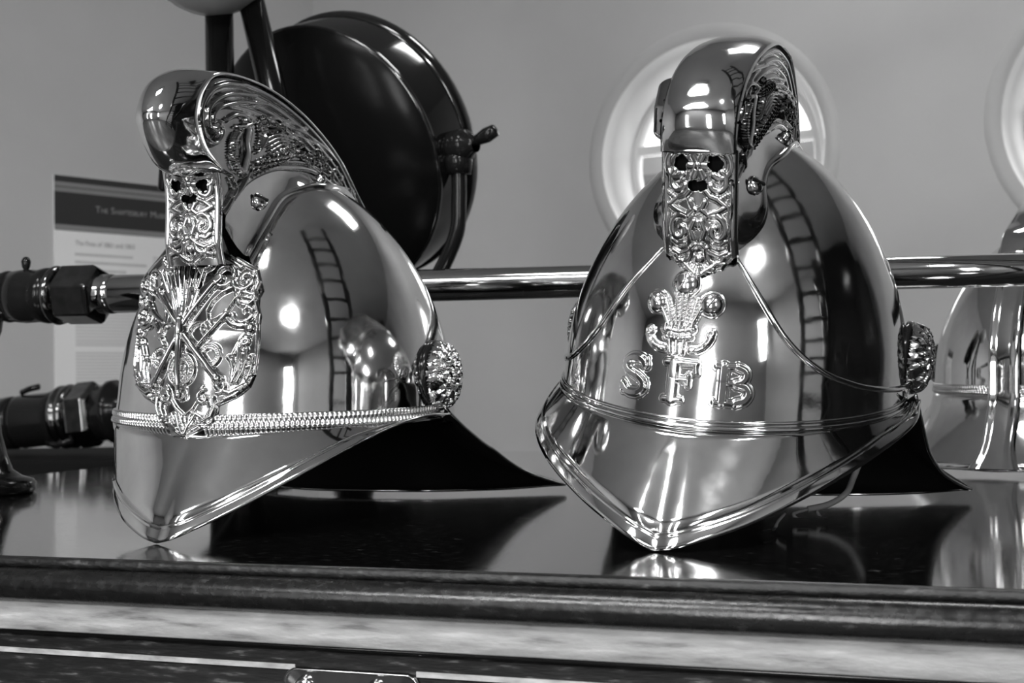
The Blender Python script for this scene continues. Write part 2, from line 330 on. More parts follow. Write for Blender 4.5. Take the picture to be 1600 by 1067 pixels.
def helmet(name, label, M, kind, group='brass fire helmets on the chest'):
    t = thing(name, label, 'helmet', M, group)
    st = dict(L=dict(volute=(-.1415, .2445), dy=0, dz=0), R=dict(volute=(-.105, .247), dy=.012, dz=.004), B=dict(volute=(-.133, .2435), dy=0, dz=0))[kind]
    # skull
    na, nz = 160, 60
    A = np.linspace(0, 2 * pi, na, endpoint=False); k = np.linspace(0, 1, nz)
    a, kk = np.meshgrid(A, k, indexing='ij'); zr = zrim(a); tt = 1 - (1 - kk) ** 1.8
    z = zr + (ZD + HD * .99999 - zr) * tt
    mesh('skull', dome(a, z).reshape(-1, 3), grid_faces(na, nz, True), BRASS, t)
    zi = np.minimum(z, ZD + HD * .97) - .003
    zi2 = np.where(kk < .02, zr, zi)
    li = dome(a, np.maximum(zi, .05)) * np.array([.965, .965, 1]); li[..., 2] = zi2
    li[..., 0] = np.where(kk < .02, li[..., 0] * .95, li[..., 0]); li[..., 1] = np.where(kk < .02, li[..., 1] * .95, li[..., 1])
    # lining hangs down at the back as a curtain; keep it clear of the table for each pose
    Mw = np.array(M)
    def lowest(P, zmin):       # keep local points at least zmin above the chest top in this pose
        P = np.array(P, float); w = P @ Mw[2, :3] + Mw[2, 3]; P[..., 2] += np.maximum(0, zmin - w) / Mw[2, 2]; return P
    li = lowest(li, .0045)
    mesh('leather_lining', li.reshape(-1, 3), grid_faces(na, nz, True), LEATHER_SHADE, t)
    # peak
    OUT = {'R': {-1: [(0, -.158, -.002), (.0191, -.1561, .0053), (.0531, -.1353, .0169), (.0883, -.1033, .031), (.1114, -.0668, .0443), (.1185, -.03, .0575), (.1165, 0, .072)],
                 1: [(0, -.158, -.002), (.0169, -.1567, .0032), (.0483, -.135, .016), (.0816, -.102, .0358), (.1066, -.0663, .0544), (.1206, -.0321, .0697), (.119, 0, .080)]},
           'L': {1: [(0, -.1546, -.0006), (.0164, -.1553, .0043), (.0457, -.1357, .0214), (.078, -.1049, .0457), (.1027, -.0709, .0665), (.1166, -.036, .0768), (.118, 0, .079)],
                 -1: [(0, -.1546, -.0006), (.0132, -.1506, .0028), (.0418, -.1272, .0111), (.0726, -.0923, .0236), (.095, -.0541, .0381), (.1105, -.0221, .0567), (.1165, 0, .073)]}}
    OUT['B'] = {1: OUT['R'][1], -1: OUT['R'][1]}
    lf = catmull([(-p[0], p[1], p[2]) for p in OUT[kind][-1]][::-1], 10); rt = catmull(OUT[kind][1], 10)
    C = np.vstack([lf[:-1], rt]); nC = len(C)
    for _ in range(1): C[1:-1] = (C[:-2] + 2 * C[1:-1] + C[2:]) / 4
    hw = len(lf) - 1
    ang = np.r_[np.linspace(-pi / 2, 0, hw + 1), np.linspace(0, pi / 2, len(rt))[1:]]
    # spread angle by arclength of outline
    L = np.r_[0, np.cumsum(np.linalg.norm(np.diff(C, axis=0), axis=1))]; mid = L[hw]
    ang = np.where(L < mid, -pi / 2 * (1 - L / mid), pi / 2 * (L - mid) / (L[-1] - mid))
    I = dome(ang, zrim(ang) + .0005); V = []
    tan = np.gradient(C, axis=0)
    for i in range(nC):
        d = C[i] - I[i]; ln = np.linalg.norm(d); nrm = np.cross(tan[i], d); nrm /= np.linalg.norm(nrm) + 1e-9
        if nrm[2] < 0: nrm = -nrm
        bw = min(.0088, ln * .45); vb = 1 - bw / ln; e = .0011 / ln
        e = min(e, (1 - vb) * .3)
        for v, h in [(0, 0), (.12 * vb, 0), (.25 * vb, 0), (.4 * vb, 0), (.55 * vb, 0), (.7 * vb, 0), (.85 * vb, 0), (vb - 1.3 * e, 0), (vb - .9 * e, -.0003), (vb - .3 * e, .0008), (vb + .3 * e, .0008), (vb + .9 * e, 0), (vb + 1.3 * e, .0), (vb + (1 - vb) * .3, .0), (vb + (1 - vb) * .7, -.0001), (1, -.0003)]:
            bulge = .0001 * sin(pi * min(v / vb, 1)) * min(1, ln / .05)
            V.append(I[i] + d * v + nrm * (h + bulge))
    pk = mesh('peak', V, grid_faces(nC, 16), BRASS, t); solid(pk, .0012, 0)
    # neck guard
    NG = [(.1165, -.006, .083), (.1165, .045, .062), (.119, .095, .039), (.126, .140, .021), (.138, .178, .009), (.143, .196, .005), (.134, .203, .004), (.10, .176, .003), (.05, .152, .003), (0, .148, .003)]
    if kind == 'B': NG = [(.1165, -.006, .08), (.122, .03, .05), (.128, .07, .016), (.127, .10, .006), (.11, .137, .004), (.085, .155, .003), (.06, .165, .003), (.03, .172, .003), (0, .175, .002)]
    G = catmull(NG, 6); G = np.vstack([G, (G * [-1, 1, 1])[::-1][1:]]); nG = len(G)
    wz = G @ Mw[2, :3] + Mw[2, 3]; G[:, 2] -= np.clip(G[:, 1] / .09, 0, 1) * (wz - G[:, 2]) / Mw[2, 2]; G = lowest(G, .0022)     # heights there are above the chest top
    Lg = np.r_[0, np.cumsum(np.linalg.norm(np.diff(G, axis=0), axis=1))]; ag = pi / 2 + pi * Lg / Lg[-1] * .96 + .02 * pi
    Ig = dome(ag, zrim(ag) + .001); V = []
    for i in range(nG):
        for v in np.linspace(0, 1, 12):
            # concave sweep
            p = Ig[i] + (G[i] - Ig[i]) * np.array([v ** 1.5, v ** 1.5, v])
            V.append(p)
    ng = mesh('neck_guard', V, grid_faces(nG, 12), BRASS if kind == 'B' else LEATHER_SHADE, t); solid(ng, .0014, 0)  # front helmets' brass guards coloured black for the dark they would mirror
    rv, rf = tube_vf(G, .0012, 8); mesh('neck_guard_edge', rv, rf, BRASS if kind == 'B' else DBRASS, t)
    # crest
    if kind in 'LB':
        prof = [(-.127, .219), (-.148, .228), (-.157, .243), (-.1535, .259), (-.1366, .2736), (-.0989, .2806), (-.0568, .2808), (-.0098, .2735), (.0319, .2607), (.0663, .242), (.0905, .2275), (.105, .208)]
        crown = [.004, .016, .024, .013, .003, .0015, .0015, .0015, .0015, .0015, .0015, .0015]; w = .0185 if kind == 'L' else .0155
        low = [(-.124, .1725), (-.1205, .193), (-.109, .2062), (-.0911, .2195), (-.067, .2304), (-.0455, .2359), (-.0114, .2412), (.0271, .2371), (.0557, .2285), (.105, .205)]
        low[0] = (-.1245, .190)
    else:
        prof = [(-.1238, .2195), (-.1265, .232), (-.1235, .245), (-.1103, .2625), (-.0837, .2787), (-.0448, .2905), (-.015, .2905), (.0065, .2855), (.0347, .2683), (.0555, .251), (.0704, .2374), (.085, .222)]
        crown = [.003, .007, .008, .007, .005, .005, .005, .005, .004, .003, .003, .003]; w = .0212
        low = [(-.121, .195), (-.1185, .20), (-.105, .2085), (-.0911, .2195), (-.067, .2304), (-.0455, .2369), (-.0114, .2432), (.0271, .2381), (.0557, .2285), (.085, .218)]
    E, ww = crest(w, st, prof, crown, t, low)
    # underside lip closing the ball
    V = [(u * w, E[0, 0] + y, E[0, 1] + zz) for u in np.linspace(-1, 1, 9) for y, zz in ((-.001 - .005 * (1 - u * u), .0005), (.012, -.001))]
    mesh('crest_lip', V, grid_faces(9, 2), BRASS, t)
    # saddle flanges along the crest with slotted screws
    FO = [(.0150, -.1000, .1600), (.0275, -.0880, .1745), (.0310, -.0781, .187), (.0262, -.0656, .2042), (.0255, -.0529, .2156), (.0300, -.0333, .2250), (.0300, -.0148, .2315), (.027, .015, .235), (.027, .05, .224), (.022, .095, .197)]
    FI = [(w - .001, p[0], p[1]) for p in ([(-.121, .185)] + low[1:])]
    if kind == 'L': FO = [(.0195, -.0985, .168), (.0215, -.0885, .180), (.0225, -.0765, .195), (.0218, -.0605, .211), (.0235, -.051, .2185), (.029, -.0355, .2262), (.034, -.0148, .230), (.032, .015, .233), (.028, .05, .2225), (.022, .095, .197)]
    FO = [(x, -BF * sqrt(max(float(rad(z)) ** 2 - (x / AX) ** 2, 1e-6)) if y < -.03 else y, z) for x, y, z in FO]
    o_, i_ = catmull(FO, 8), catmull(FI, 8); nn = min(len(o_), len(i_)); o_ = o_[np.linspace(0, len(o_) - 1, nn).astype(int)]; i_ = i_[np.linspace(0, len(i_) - 1, nn).astype(int)]
    for sx in (1, -1):
        V = []
        for i in range(nn):
            for v, h in ((0, 0), (.25, -.0008), (.5, -.001), (.72, -.0004), (.82, .0003), (.9, .002), (1.0, .0012), (1.06, -.003)):
                oo = o_[i] * (np.array([1.22, .97, 1]) if (sx < 0 and kind == 'R') else 1); p = i_[i] + (oo - i_[i]) * v; V.append((sx * (p[0] + h * .5), p[1], p[2] + h))
        mesh('crest_flange', V, grid_faces(nn, 8), BRASS, t)
        j = int(nn * .27); c = (i_[j] + o_[j]) / 2
        screw((sx * c[0], c[1], c[2] + .0018), (sx * .75, -.35, .55), .0058, t); 
        j = int(nn * .66); c = (i_[j] + o_[j]) / 2
        screw((sx * c[0], c[1], c[2] + .0018), (sx * .7, 0, .7), .0038, t)
    # pierced front plate between crest and badge
    if kind != 'B':
        if kind == 'L': pl = [(-.132, .2215), (-.1275, .206), (-.1262, .19), (-.1255, .176), (-.121, .163)]; wp = .0182; xo = -.003; tip = .0
        else: pl = [(-.1245, .2215), (-.1205, .206), (-.1165, .19), (-.1115, .174), (-.104, .1585), (-.1055, .149)]; wp = .0208; xo = 0; tip = .16
        Pc = catmull(pl, 12); sl = np.r_[0, np.cumsum(np.linalg.norm(np.diff(Pc, axis=0), axis=1))]; sl /= sl[-1]
        X, Y = sheet(-1.06, 1.06, 150, 0, 1, 240)      # Y = 0 at the top
        S = [([(.95, 0), (.95, .84 if tip else 1)], .07, .0022), ([(.8, .02), (.8, .8)], .03, .0006)]
        def A(cx, cy, r, a0, a1, n=16): return [(cx + r * cos(radians(a0 + (a1 - a0) * i / n)), cy + .36 * r * sin(radians(a0 + (a1 - a0) * i / n))) for i in range(n + 1)]
        def SP(cx, cy, r0, r1, a0, a1, n=26): return [(cx + (r0 + (r1 - r0) * i / n) * cos(radians(a0 + (a1 - a0) * i / n)), cy + .36 * (r0 + (r1 - r0) * i / n) * sin(radians(a0 + (a1 - a0) * i / n))) for i in range(n + 1)]
        raw = [(A(.62, .12, .28, -150, 130), .10), (A(.55, .24, .22, -60, 150), .09), (SP(.50, .62, .34, .06, -120, 260), .085), ([(.1, .46), (.3, .50), (.55, .47), (.78, .43)], .07), ([(.78, .43), (.55, .38), (.35, .36), (.2, .31)], .07),
               (A(.45, .80, .25, 20, 200), .08), ([(.08, .74), (.3, .80), (.55, .83), (.75, .80)], .06), ([(.1, .55), (.2, .62), (.12, .70)], .06), ([(.75, .70), (.6, .74), (.4, .73)], .05), ([(.2, .40), (.12, .45), (0, .47)], .07), ([(.75, .9), (.5, .88), (.3, .93), (.1, .97)], .07)]
        for k in range(5): raw.append(([(.58 + .06 * k, .385 - .012 * k), (.5801 + .06 * k, .385 - .012 * k)], .05)); raw.append(([(.58 + .06 * k, .86 - .012 * k), (.5801 + .06 * k, .86 - .012 * k)], .05))
        fy = .13 if kind == 'R' else .20
        for k in range(6):
            an = radians(60 * k); S.append(([(.12 * cos(an), fy + .045 * sin(an)), (.26 * cos(an), fy + .095 * sin(an))], .10, .0020))
        S.append(([(0, fy), (.001, fy)], .12, .003)); S.append(([(0, .56), (.001, .58)], .10, .0022)); S.append(([(0, .87), (.001, .87)], .16, .0045))
        S += [(p, r, .0026) for p, r in raw]
        if tip:
            for k in range(-3, 4): S.append(([(.06 * k, .91), (.13 * k, .985 - .006 * k * k)], .055, .0022))
            S.append((A(.5, .93, .35, 150, 30), .07, .0022))
        S = S + [([(-x, y) for x, y in s[0]],) + tuple(s[1:]) for s in S]
        # stroke metric: widths are in units of the half width, lengths down the plate scaled to match
        asp = (np.linalg.norm(np.diff(Pc, axis=0), axis=1).sum()) / wp
        S = [([(x, y * asp) for x, y in s[0]], s[1], s[2]) for s in S]
        H = field(X, Y * asp, S)
        if tip: lim = np.where(Y < .80, 1.06, 1.02 * np.clip(1 - ((Y - .80) / .2) ** 1.6, 0, 1)); K = np.abs(X) <= lim + .001
        else: K = np.ones_like(X, bool)
        for hx, hy, rx, ry in ((.48, .11 if kind == 'R' else .20, .17, .05), (-.48, .11 if kind == 'R' else .20, .17, .05), (.12, .275 if kind == 'R' else .345, .14, .035), (-.12, .275 if kind == 'R' else .345, .14, .035)):
            K &= ~((((X - hx) / (rx * 1.15)) ** 2 + ((Y - hy) / (ry * 1.15)) ** 2 + .35 * np.sin(6 * np.arctan2((Y - hy) / ry, (X - hx) / rx)) * .5) < 1)
        if kind == 'L': K &= ~(((X / .16) ** 2 + ((Y - .045) / .045) ** 2) < 1)
        def fm(X, Y, H):
            yc = np.interp(Y, sl, Pc[:, 0]); zc = np.interp(Y, sl, Pc[:, 1]); wd = wp * (1 + (.0 if kind == 'R' else -.02) * np.sin(pi * Y))
            return np.stack([xo + X * wd, yc - H + .0035 * X * X, zc + H * .25], -1)
        pp = relief('front_plate', X, Y, H, fm, K, PLATE, t); solid(pp, .0010, -1)
        V = [(xo + u * wp * .86, np.interp(v, sl, Pc[:, 0]) + .0055, np.interp(v, sl, Pc[:, 1])) for v in np.linspace(0, .55, 8) for u in (-1, 0, 1)]
        mesh('hollow_shade_sheet', V, grid_faces(8, 3), LEATHER_SHADE, t)  # added black sheet: darkness of the hollow crest seen through the holes
        # side returns of the plate
        for sx in (1, -1):
            V = []
            for i in range(len(Pc)):
                if sl[i] > .86: break
                for dd in np.linspace(0, 1, 4): V.append((xo + sx * wp * (1.02 - .08 * dd), Pc[i, 0] + .003 + .022 * dd, Pc[i, 1] - .003 * dd))
            mesh('plate_return', V, grid_faces(len(V) // 4, 4), BRASS, t)
    yo_ = dict(L=.0, R=.02, B=.01)[kind]; rosette(1, t, .1036, yo_); rosette(-1, t, .1036, yo_)
    # band along the rim
    if kind in 'LB':
        ncol = 960 if kind == 'L' else 720; aa = np.linspace(-pi * .5, pi * .5, ncol) if kind == 'L' else np.linspace(pi * .5, pi * 1.5, ncol)
        rows = np.linspace(0, 1, 11); a, v = np.meshgrid(aa, rows, indexing='ij'); hgt = .0098
        arcl = a * .118; edge = np.exp(-((v - .08) / .07) ** 2) + np.exp(-((v - .92) / .07) ** 2)
        slant = .0010 * np.sin(2 * pi * (v - .5)); rid = np.clip(np.abs(np.sin(pi * (arcl + slant) / .0031)) * 1.5 - .3, 0, 1) * ((v > .16) & (v < .84)) * (1 - .6 * np.exp(-((v - .5) / .05) ** 2))
        H = .0006 + .0012 * edge + .0014 * rid; H[:, 0] = -.0006; H[:, -1] = -.0006
        z = zrim(a) + .0004 + hgt * v
        P = dome(a, z) + dome_n(a, z) * H[..., None]
        mesh('chain_band', P.reshape(-1, 3), grid_faces(ncol, 11), PLATE, t)
    if kind == 'R':
        for dz, r in ((.0008, .0019), (.0046, .0011)):
            aa = np.linspace(-pi * .5, pi * .5, 90); P = dome(aa, zrim(aa) + dz) + dome_n(aa, zrim(aa) + dz) * .0004
            v, f = tube_vf(P, r, 10); mesh('rim_bead', v, f, BRASS, t)
        bd = [(10.2, .1672), (19.4, .1444), (30, .1167), (40.6, .101), (52.6, .093), (64.5, .0893), (80, .0875), (95, .0875)]
        bl = [(-16, .1655), (-25.8, .1423), (-36.1, .1134), (-46, .0985), (-57, .0905), (-72, .088), (-95, .0875)]
        for pts in (bd, bl):
            q = catmull(pts, 8); aa, zz = np.radians(q[:, 0]), q[:, 1]; P = dome(aa, zz) + dome_n(aa, zz) * .0002
            v, f = tube_vf(P, [.0010 + .0009 * min(1, i / 10) for i in range(len(P))], 10); mesh('shield_bead', v, f, BRASS, t)
        # raised letters S F B
        D = dome_map(radians(-2), .063)
        Ls = {'S': [([(-.0205, .0372), (-.0205, .0322)], .0009), ([(-.0212, .0335), (-.0232, .0362), (-.0268, .0372), (-.0312, .0366), (-.0345, .0338), (-.0340, .0305), (-.0300, .0280), (-.0255, .0262), (-.0218, .0232), (-.0216, .0198), (-.0245, .0172), (-.0290, .0166), (-.0330, .0174), (-.0358, .0204)], .0021), ([(-.0366, .0222), (-.0364, .0166)], .0009)],
              'F': [([(-.0028, .0366), (-.0028, .0160)], .0027), ([(-.0078, .0371), (.0108, .0371)], .0012), ([(.0104, .0371), (.0110, .0318)], .0010), ([(0, .0274), (.0062, .0274)], .0013), ([(.0064, .0302), (.0064, .0244)], .0010), ([(-.0078, .0157), (.0024, .0157)], .0012)],
              'B': [([(.0268, .0366), (.0268, .0172)], .0025), ([(.0222, .0372), (.0345, .0371)], .0012), ([(.0345, .0370), (.0385, .0352), (.0392, .0320), (.0372, .0290), (.0340, .0277)], .0019), ([(.0268, .0276), (.0345, .0275)], .0011), ([(.0345, .0275), (.0395, .0262), (.0415, .0225), (.0395, .0185), (.0350, .0168)], .0021), ([(.0222, .0165), (.0352, .0165)], .0012)]}
        for ch, ss in Ls.items():
            xs = [p[0] for s in ss for p in s[0]]; X, Y = sheet(min(xs) - .0055, max(xs) + .0055, 110, .0105, .0425, 130)
            ss = [([tuple(q) for q in catmull(p, 5)] if len(p) > 3 else p, r) for p, r in ss]
            H = field(X, Y, [(p, r + .0022, .0006, 'e', .0006) for p, r in ss]) + field(X, Y, [(p, r + .0004, .0026, 'e', .0011) for p, r in ss]) - .0002
            K = H > -.00019; K2 = K.copy(); K2[1:] |= K[:-1]; K2[:-1] |= K[1:]; K2[:, 1:] |= K[:, :-1]; K2[:, :-1] |= K[:, 1:]
            relief('raised_letter', X, Y, H, D, K2, BRASS, t)['label'] = 'raised brass capital letter ' + ch
        # three feathers in a coronet with a ribbon
        S = [([(-.0065, .0838), (-.002, .0862), (.002, .0838), (.001, .0808), (-.005, .0806), (-.0065, .0838)], .0026, .0022), ([(-.0025, .0835), (-.0020, .0835)], .0078, .0052), ([(-.0186, .0715), (-.0184, .0712)], .0066, .0050), ([(.0147, .0722), (.0149, .0720)], .0070, .0052)]
        S += [([(-.0025, .088), (-.0022, .083)], .0006, .0062), ([(-.0022, .083), (-.0045, .079)], .0006, .006), ([(-.021, .074), (-.017, .070)], .0006, .0058), ([(.0165, .0745), (.0135, .0695)], .0006, .006)]
        for (x0, y0), (x1, y1) in (((-.0062, .0765), (-.0042, .058)), ((-.0028, .0770), (-.0018, .058)), ((.0008, .0765), (.0008, .058)), ((-.0158, .0700), (-.0085, .0580)), ((-.0128, .0735), (-.0065, .058)), ((.0098, .0715), (.0048, .058)), ((.0062, .0740), (.0028, .058))):
            S.append(([(x0, y0), ((x0 + x1) / 2 + .0003, (y0 + y1) / 2), (x1, y1)], .0010, .0030))
            for k in range(8):
                u = k / 8; cx, cy = x0 + (x1 - x0) * u, y0 + (y1 - y0) * u; S.append(([(cx - .0016, cy + .0007), (cx, cy), (cx + .0016, cy + .0007)], .00055, .0022))
        S.append(([(-.0115, .0560), (-.0025, .0548), (.0060, .0566)], .0020, .0022)); S.append(([(-.0100, .0513), (-.0022, .0505), (.0052, .0519)], .0018, .0026))
        for k in range(7): S.append(([(-.0098 + .0024 * k, .0512), (-.0097 + .0024 * k, .0512)], .0010, .0036))
        for x in (-.0105, -.0065, -.0022, .002, .0055): S.append(([(x, .055), (x, .0590)], .0009, .0030))
        S += [(spiral(-.0210, .0540, .0022, .0006, -60, 330), .0010, .0026), ([(-.0212, .0520), (-.0196, .0488), (-.0172, .0466), (-.0140, .0450), (-.0100, .0446)], .0019, .0024), (spiral(.0172, .0548, .0022, .0006, 240, -150), .0010, .0026), ([(.0172, .0528), (.0158, .0496), (.0132, .0466), (.0098, .0448), (.0062, .0446)], .0019, .0024)]
        for k in range(6): S.append(([(-.0196 + .0016 * k, .0492 - .0010 * k), (-.0190 + .0016 * k, .0475 - .0008 * k)], .0004, .0030)); S.append(([(.0160 - .0017 * k, .0498 - .0011 * k), (.0150 - .0017 * k, .0480 - .0008 * k)], .0004, .0030))
        for x in (-.0060, -.0024, .0012): S.append(([(x * 1.2, .0500), (x, .0425)], .0010, .0024))
        X, Y = sheet(-.0275, .0235, 230, .0395, .0935, 240)
        H = field(X, Y, S) + field(X, Y, [(s[0], s[1] + .0016, .0006, 'e', .0008) for s in S if s[1] > .0009]) - .0002; K = H > -.00019
        K2 = K.copy(); K2[1:] |= K[:-1]; K2[:-1] |= K[1:]; K2[:, 1:] |= K[:, :-1]; K2[:, :-1] |= K[:, 1:]
        relief('feather_badge', X, Y, H, D, K2, PLATE, t)
        # waxed cord ends hanging under the peak
        Mi = M.inverted()
        for pts, r in (([(1345, 715, .86), (1333, 745, .86), (1322, 768, .85), (1296, 785, .85), (1262, 793, .85)], .0021), ([(1262, 793, .85), (1240, 801, .84), (1254, 815, .84), (1276, 832, .835), (1287, 818, .84), (1276, 796, .85)], .0012),
                       ([(1226, 800, .80), (1214, 815, .79), (1206, 836, .78), (1191, 856, .775)], .0009), ([(1214, 815, .79), (1209, 838, .78), (1206, 858, .772)], .0008)):
            P = [Mi @ unproj(*p) for p in pts]; v, f = tube_vf(catmull(P, 7), r, 8); mesh('cord', lowest([tuple(q) for q in v], .0012), f, CORD, t)
    if kind == 'L':
        a0 = radians(-2.6); base = dome_map(a0, .0615)
        def lean(P, Q, H):
            s_ = np.clip((Q - .062) / .058, 0, 1) ** 1.5
            return base(P + .005 * s_, Q, H + .014 * s_)
        rightO = [(-.0302 + .012, .1215), (-.0151, .1228), (-.0042, .1192), (.006, .1122), (.0163, .1065), (.0241, .1027), (.0316, .099), (.0352, .0925), (.0347, .0867), (.0366, .0798), (.0400, .0731), (.0408, .0665), (.0423, .0574), (.0429, .0486), (.0429, .0423), (.0425, .0362), (.0396, .0288), (.0327, .0225), (.0254, .0194), (.0211, .0175), (.0209, .0126), (.0189, .0065), (.0100, .0015), (.0026, -.0022)]
        ax_ = lambda q: np.interp(q, [0, .06, .12], [.0012, -.0060, -.0160])       # the badge's own leaning centre line
        O = rightO + [(2 * ax_(q) - p, q) for p, q in rightO[::-1]]
        Rr_ = []   # right-hand elements, mirrored about the centre line
        Rr_ += [(spiral(.0005, .1055, .0085, .0015, 150, 520), .0017, .0032), (spiral(.0137, .0950, .0066, .0050, 200, 540), .0014, .0028), (spiral(.0268, .0925, .0078, .0012, 160, 560), .0017, .0034), ([(.006, .108), (.014, .104), (.022, .100)], .0018, .0026), ([(.003, .113), (.014, .1085), (.024, .103)], .0012, .0022),
               (arc(.0300, .0825, .0050, 150, 400), .0014, .003), ([(.027, .0855), (.034, .0840)], .0014, .0026), ([(.026, .0800), (.033, .0790)], .0014, .0026), (spiral(.0318, .0735, .0080, .0015, 190, 480), .0016, .0032), (arc(.0300, .0760, .0110, 190, 290), .0014, .0026),
               ([(.0363, .0637), (.0364, .0637)], .0036, .0042), (spiral(.0350, .0560, .0040, .001, 60, 420), .0014, .003),
               ([(.0290, .0480), (.0310, .0535), (.0350, .0575)], .0016, .0028), ([(.0260, .0460), (.0280, .0440), (.0295, .0390), (.0290, .0335)], .0018, .0032), ([(.0320, .0520), (.0322, .0450), (.0320, .0380), (.0290, .0310)], .0016, .0032), ([(.0360, .0510), (.0365, .0440), (.0350, .0370), (.0320, .0310)], .0014, .003), ([(.0400, .0470), (.0400, .0400), (.0380, .0330)], .0013, .0028),
               ([(.0410, .0420), (.0375, .0400)], .0010, .0026), ([(.0410, .0360), (.0370, .0340)], .0010, .0026), ([(.0380, .0300), (.0330, .0270), (.0280, .0245), (.0230, .0260), (.0195, .0290)], .0017, .003), (spiral(.0215, .0288, .0045, .001, 250, 560), .0013, .003), ([(.0360, .0270), (.030, .0228), (.025, .0212)], .0010, .0022),
               (spiral(.0125, .0215, .0048, .001, 90, 420), .0014, .0032), ([(.0185, .0215), (.0200, .0160), (.0180, .0105), (.0130, .0075)], .0014, .003), ([(.0150, .0190), (.0165, .0150), (.0150, .0110)], .0011, .0026), ([(.0120, .0100), (.0080, .0120), (.0060, .0080), (.0030, .0030)], .0013, .0028), ([(.0165, .0050), (.0110, .0055), (.0060, .0030)], .0014, .003), ([(.0050, .0110), (.0040, .0050), (.0020, .0000)], .0012, .003),
               ([(.0085, .0210), (.0050, .0150), (.0008, .0115)], .0010, .0016), ([(.0110, .0290), (.0085, .0250), (.0085, .0215)], .0010, .0016)]
        S = list(Rr_) + [([(2 * ax_(q) - p, q) for p, q in s[0]],) + tuple(s[1:]) for s in Rr_]
        # torch, crossed axes, spear, beaded discs
        S += [([(-.0033, .0230), (-.0069, .0522), (-.0087, .0640)], .0024, .0062), ([(-.0030, .0225), (-.0031, .0235)], .0032, .0066), ([(-.0080, .0600), (-.0090, .0680)], .0034, .0068)]
        for k in range(-4, 5):
            tx = -.0165 + .0030 * k; S.append(([(-.0088 + .0004 * k, .068), (-.0110 + .0021 * k, .080), (tx + .001 * k, .098), (tx + .0004 * k, .1140 - .0007 * k * k)], .0014, .0036 - .0002 * abs(k)))
        for k in (-1, 1): S += [([(-.009, .066), (-.009 + .006 * k, .074), (-.0105 + .010 * k, .086)], .0022, .0038), ([(-.009, .066), (-.008 + .003 * k, .076), (-.0105 + .005 * k, .088)], .0016, .0042)]
        S += [([(.0203, .0335), (.006, .0485), (-.0042, .0586)], .0030, .0056), ([(.0200, .0335), (.0210, .0328)], .0036, .006), ([(-.0042, .0586), (-.020, .0740), (-.0329, .0873)], .0016, .0040)]
        S += [([(-.0258, .0275), (-.0114, .0549)], .0023, .0050), ([(-.0114, .0549), (-.005, .0692), (.0089, .0895)], .0018, .0046), ([(.0030, .0850), (.0110, .0930)], .0034, .004, 'flat')]
        bladeR = [(.0075, .0740), (.0100, .0800), (.0150, .0850), (.0220, .0885), (.0240, .0820), (.0205, .0745), (.0150, .0700), (.0095, .0672)]
        bladeL = [(2 * ax_(q) - p + .001, q) for p, q in bladeR]
        for bl_ in (bladeR, bladeL): S.append((bl_ + bl_[:1], .0010, .0030))
        S += [([(.0060, .0535), (.0190, .0700)], .0013, .0038), ([(.0185, .0695), (.0205, .0720)], .0022, .0040), ([(-.0200, .0535), (-.0330, .0690)], .0013, .0038)]
        for cx, cy, r in ((-.0048, .0384, .0095), (.0136, .0470, .0070), (-.0225, .0455, .0068)):
            S += [(arc(cx, cy, r, 0, 360, 30), .0009, .0026), (arc(cx, cy, r * .62, 0, 360, 24), .0008, .0022)]
            for k in range(26): S.append(([(cx + r * .81 * cos(k * 2 * pi / 26), cy + r * .81 * sin(k * 2 * pi / 26)), (cx + r * .81 * cos(k * 2 * pi / 26) + 1e-5, cy + r * .81 * sin(k * 2 * pi / 26))], .00085, .0026))
        S += [(arc(.004, .0600, .0070, -20, 200), .0012, .003), (arc(-.019, .0600, .0070, -20, 200), .0012, .003), (arc(.009, .0640, .0035, 0, 360), .0012, .003), ([(.009, .0620), (.0091, .0620)], .0022, .004)]
        S.append((O + O[:1], .0016, .0020))
        X, Y = sheet(-.066, .046, 300, -.004, .1245, 330); d = seg_dist(X, Y, O + O[:1]); ins = inside(X, Y, O); sd = np.where(ins, d, -d)
        H = field(X, Y, S) + .0012 * np.clip(sd / .0012, -1, 1); K = sd > -.0011
        relief('axe_badge', X, Y, H, lean, K, BADGE, t)
    if kind == 'B':
        # back strap running from the crest down to the neck guard, with a rivet
        us = np.linspace(-1, 1, 13); zz = np.r_[np.linspace(.232, .078, 40), np.linspace(.074, .004, 16)]; V = []
        for z_ in zz:
            y = BB * float(rad(z_)) if z_ > .077 else None
            if y is None: v_ = np.clip((.0745 - z_) / .0705, 0, 1); y = BB * float(rad(.0745)) + (.175 - BB * float(rad(.0745))) * v_ ** 1.5
            for u in us:
                h = .0022 if abs(u) < .6 else (.0052 if abs(u) < .95 else -.001); hw_ = .0165 if z_ > .03 else .0165 + .010 * ((.03 - z_) / .026) ** 2
                V.append((u * hw_, y + h - .0022 * u * u * (hw_ / .0165) ** 2, z_))
        mesh('back_strap', V, grid_faces(len(zz), 13), BRASS, t)
        screw((0, .1455, .028), (0, .8, .5), .004, t, 'rivet')
    return t

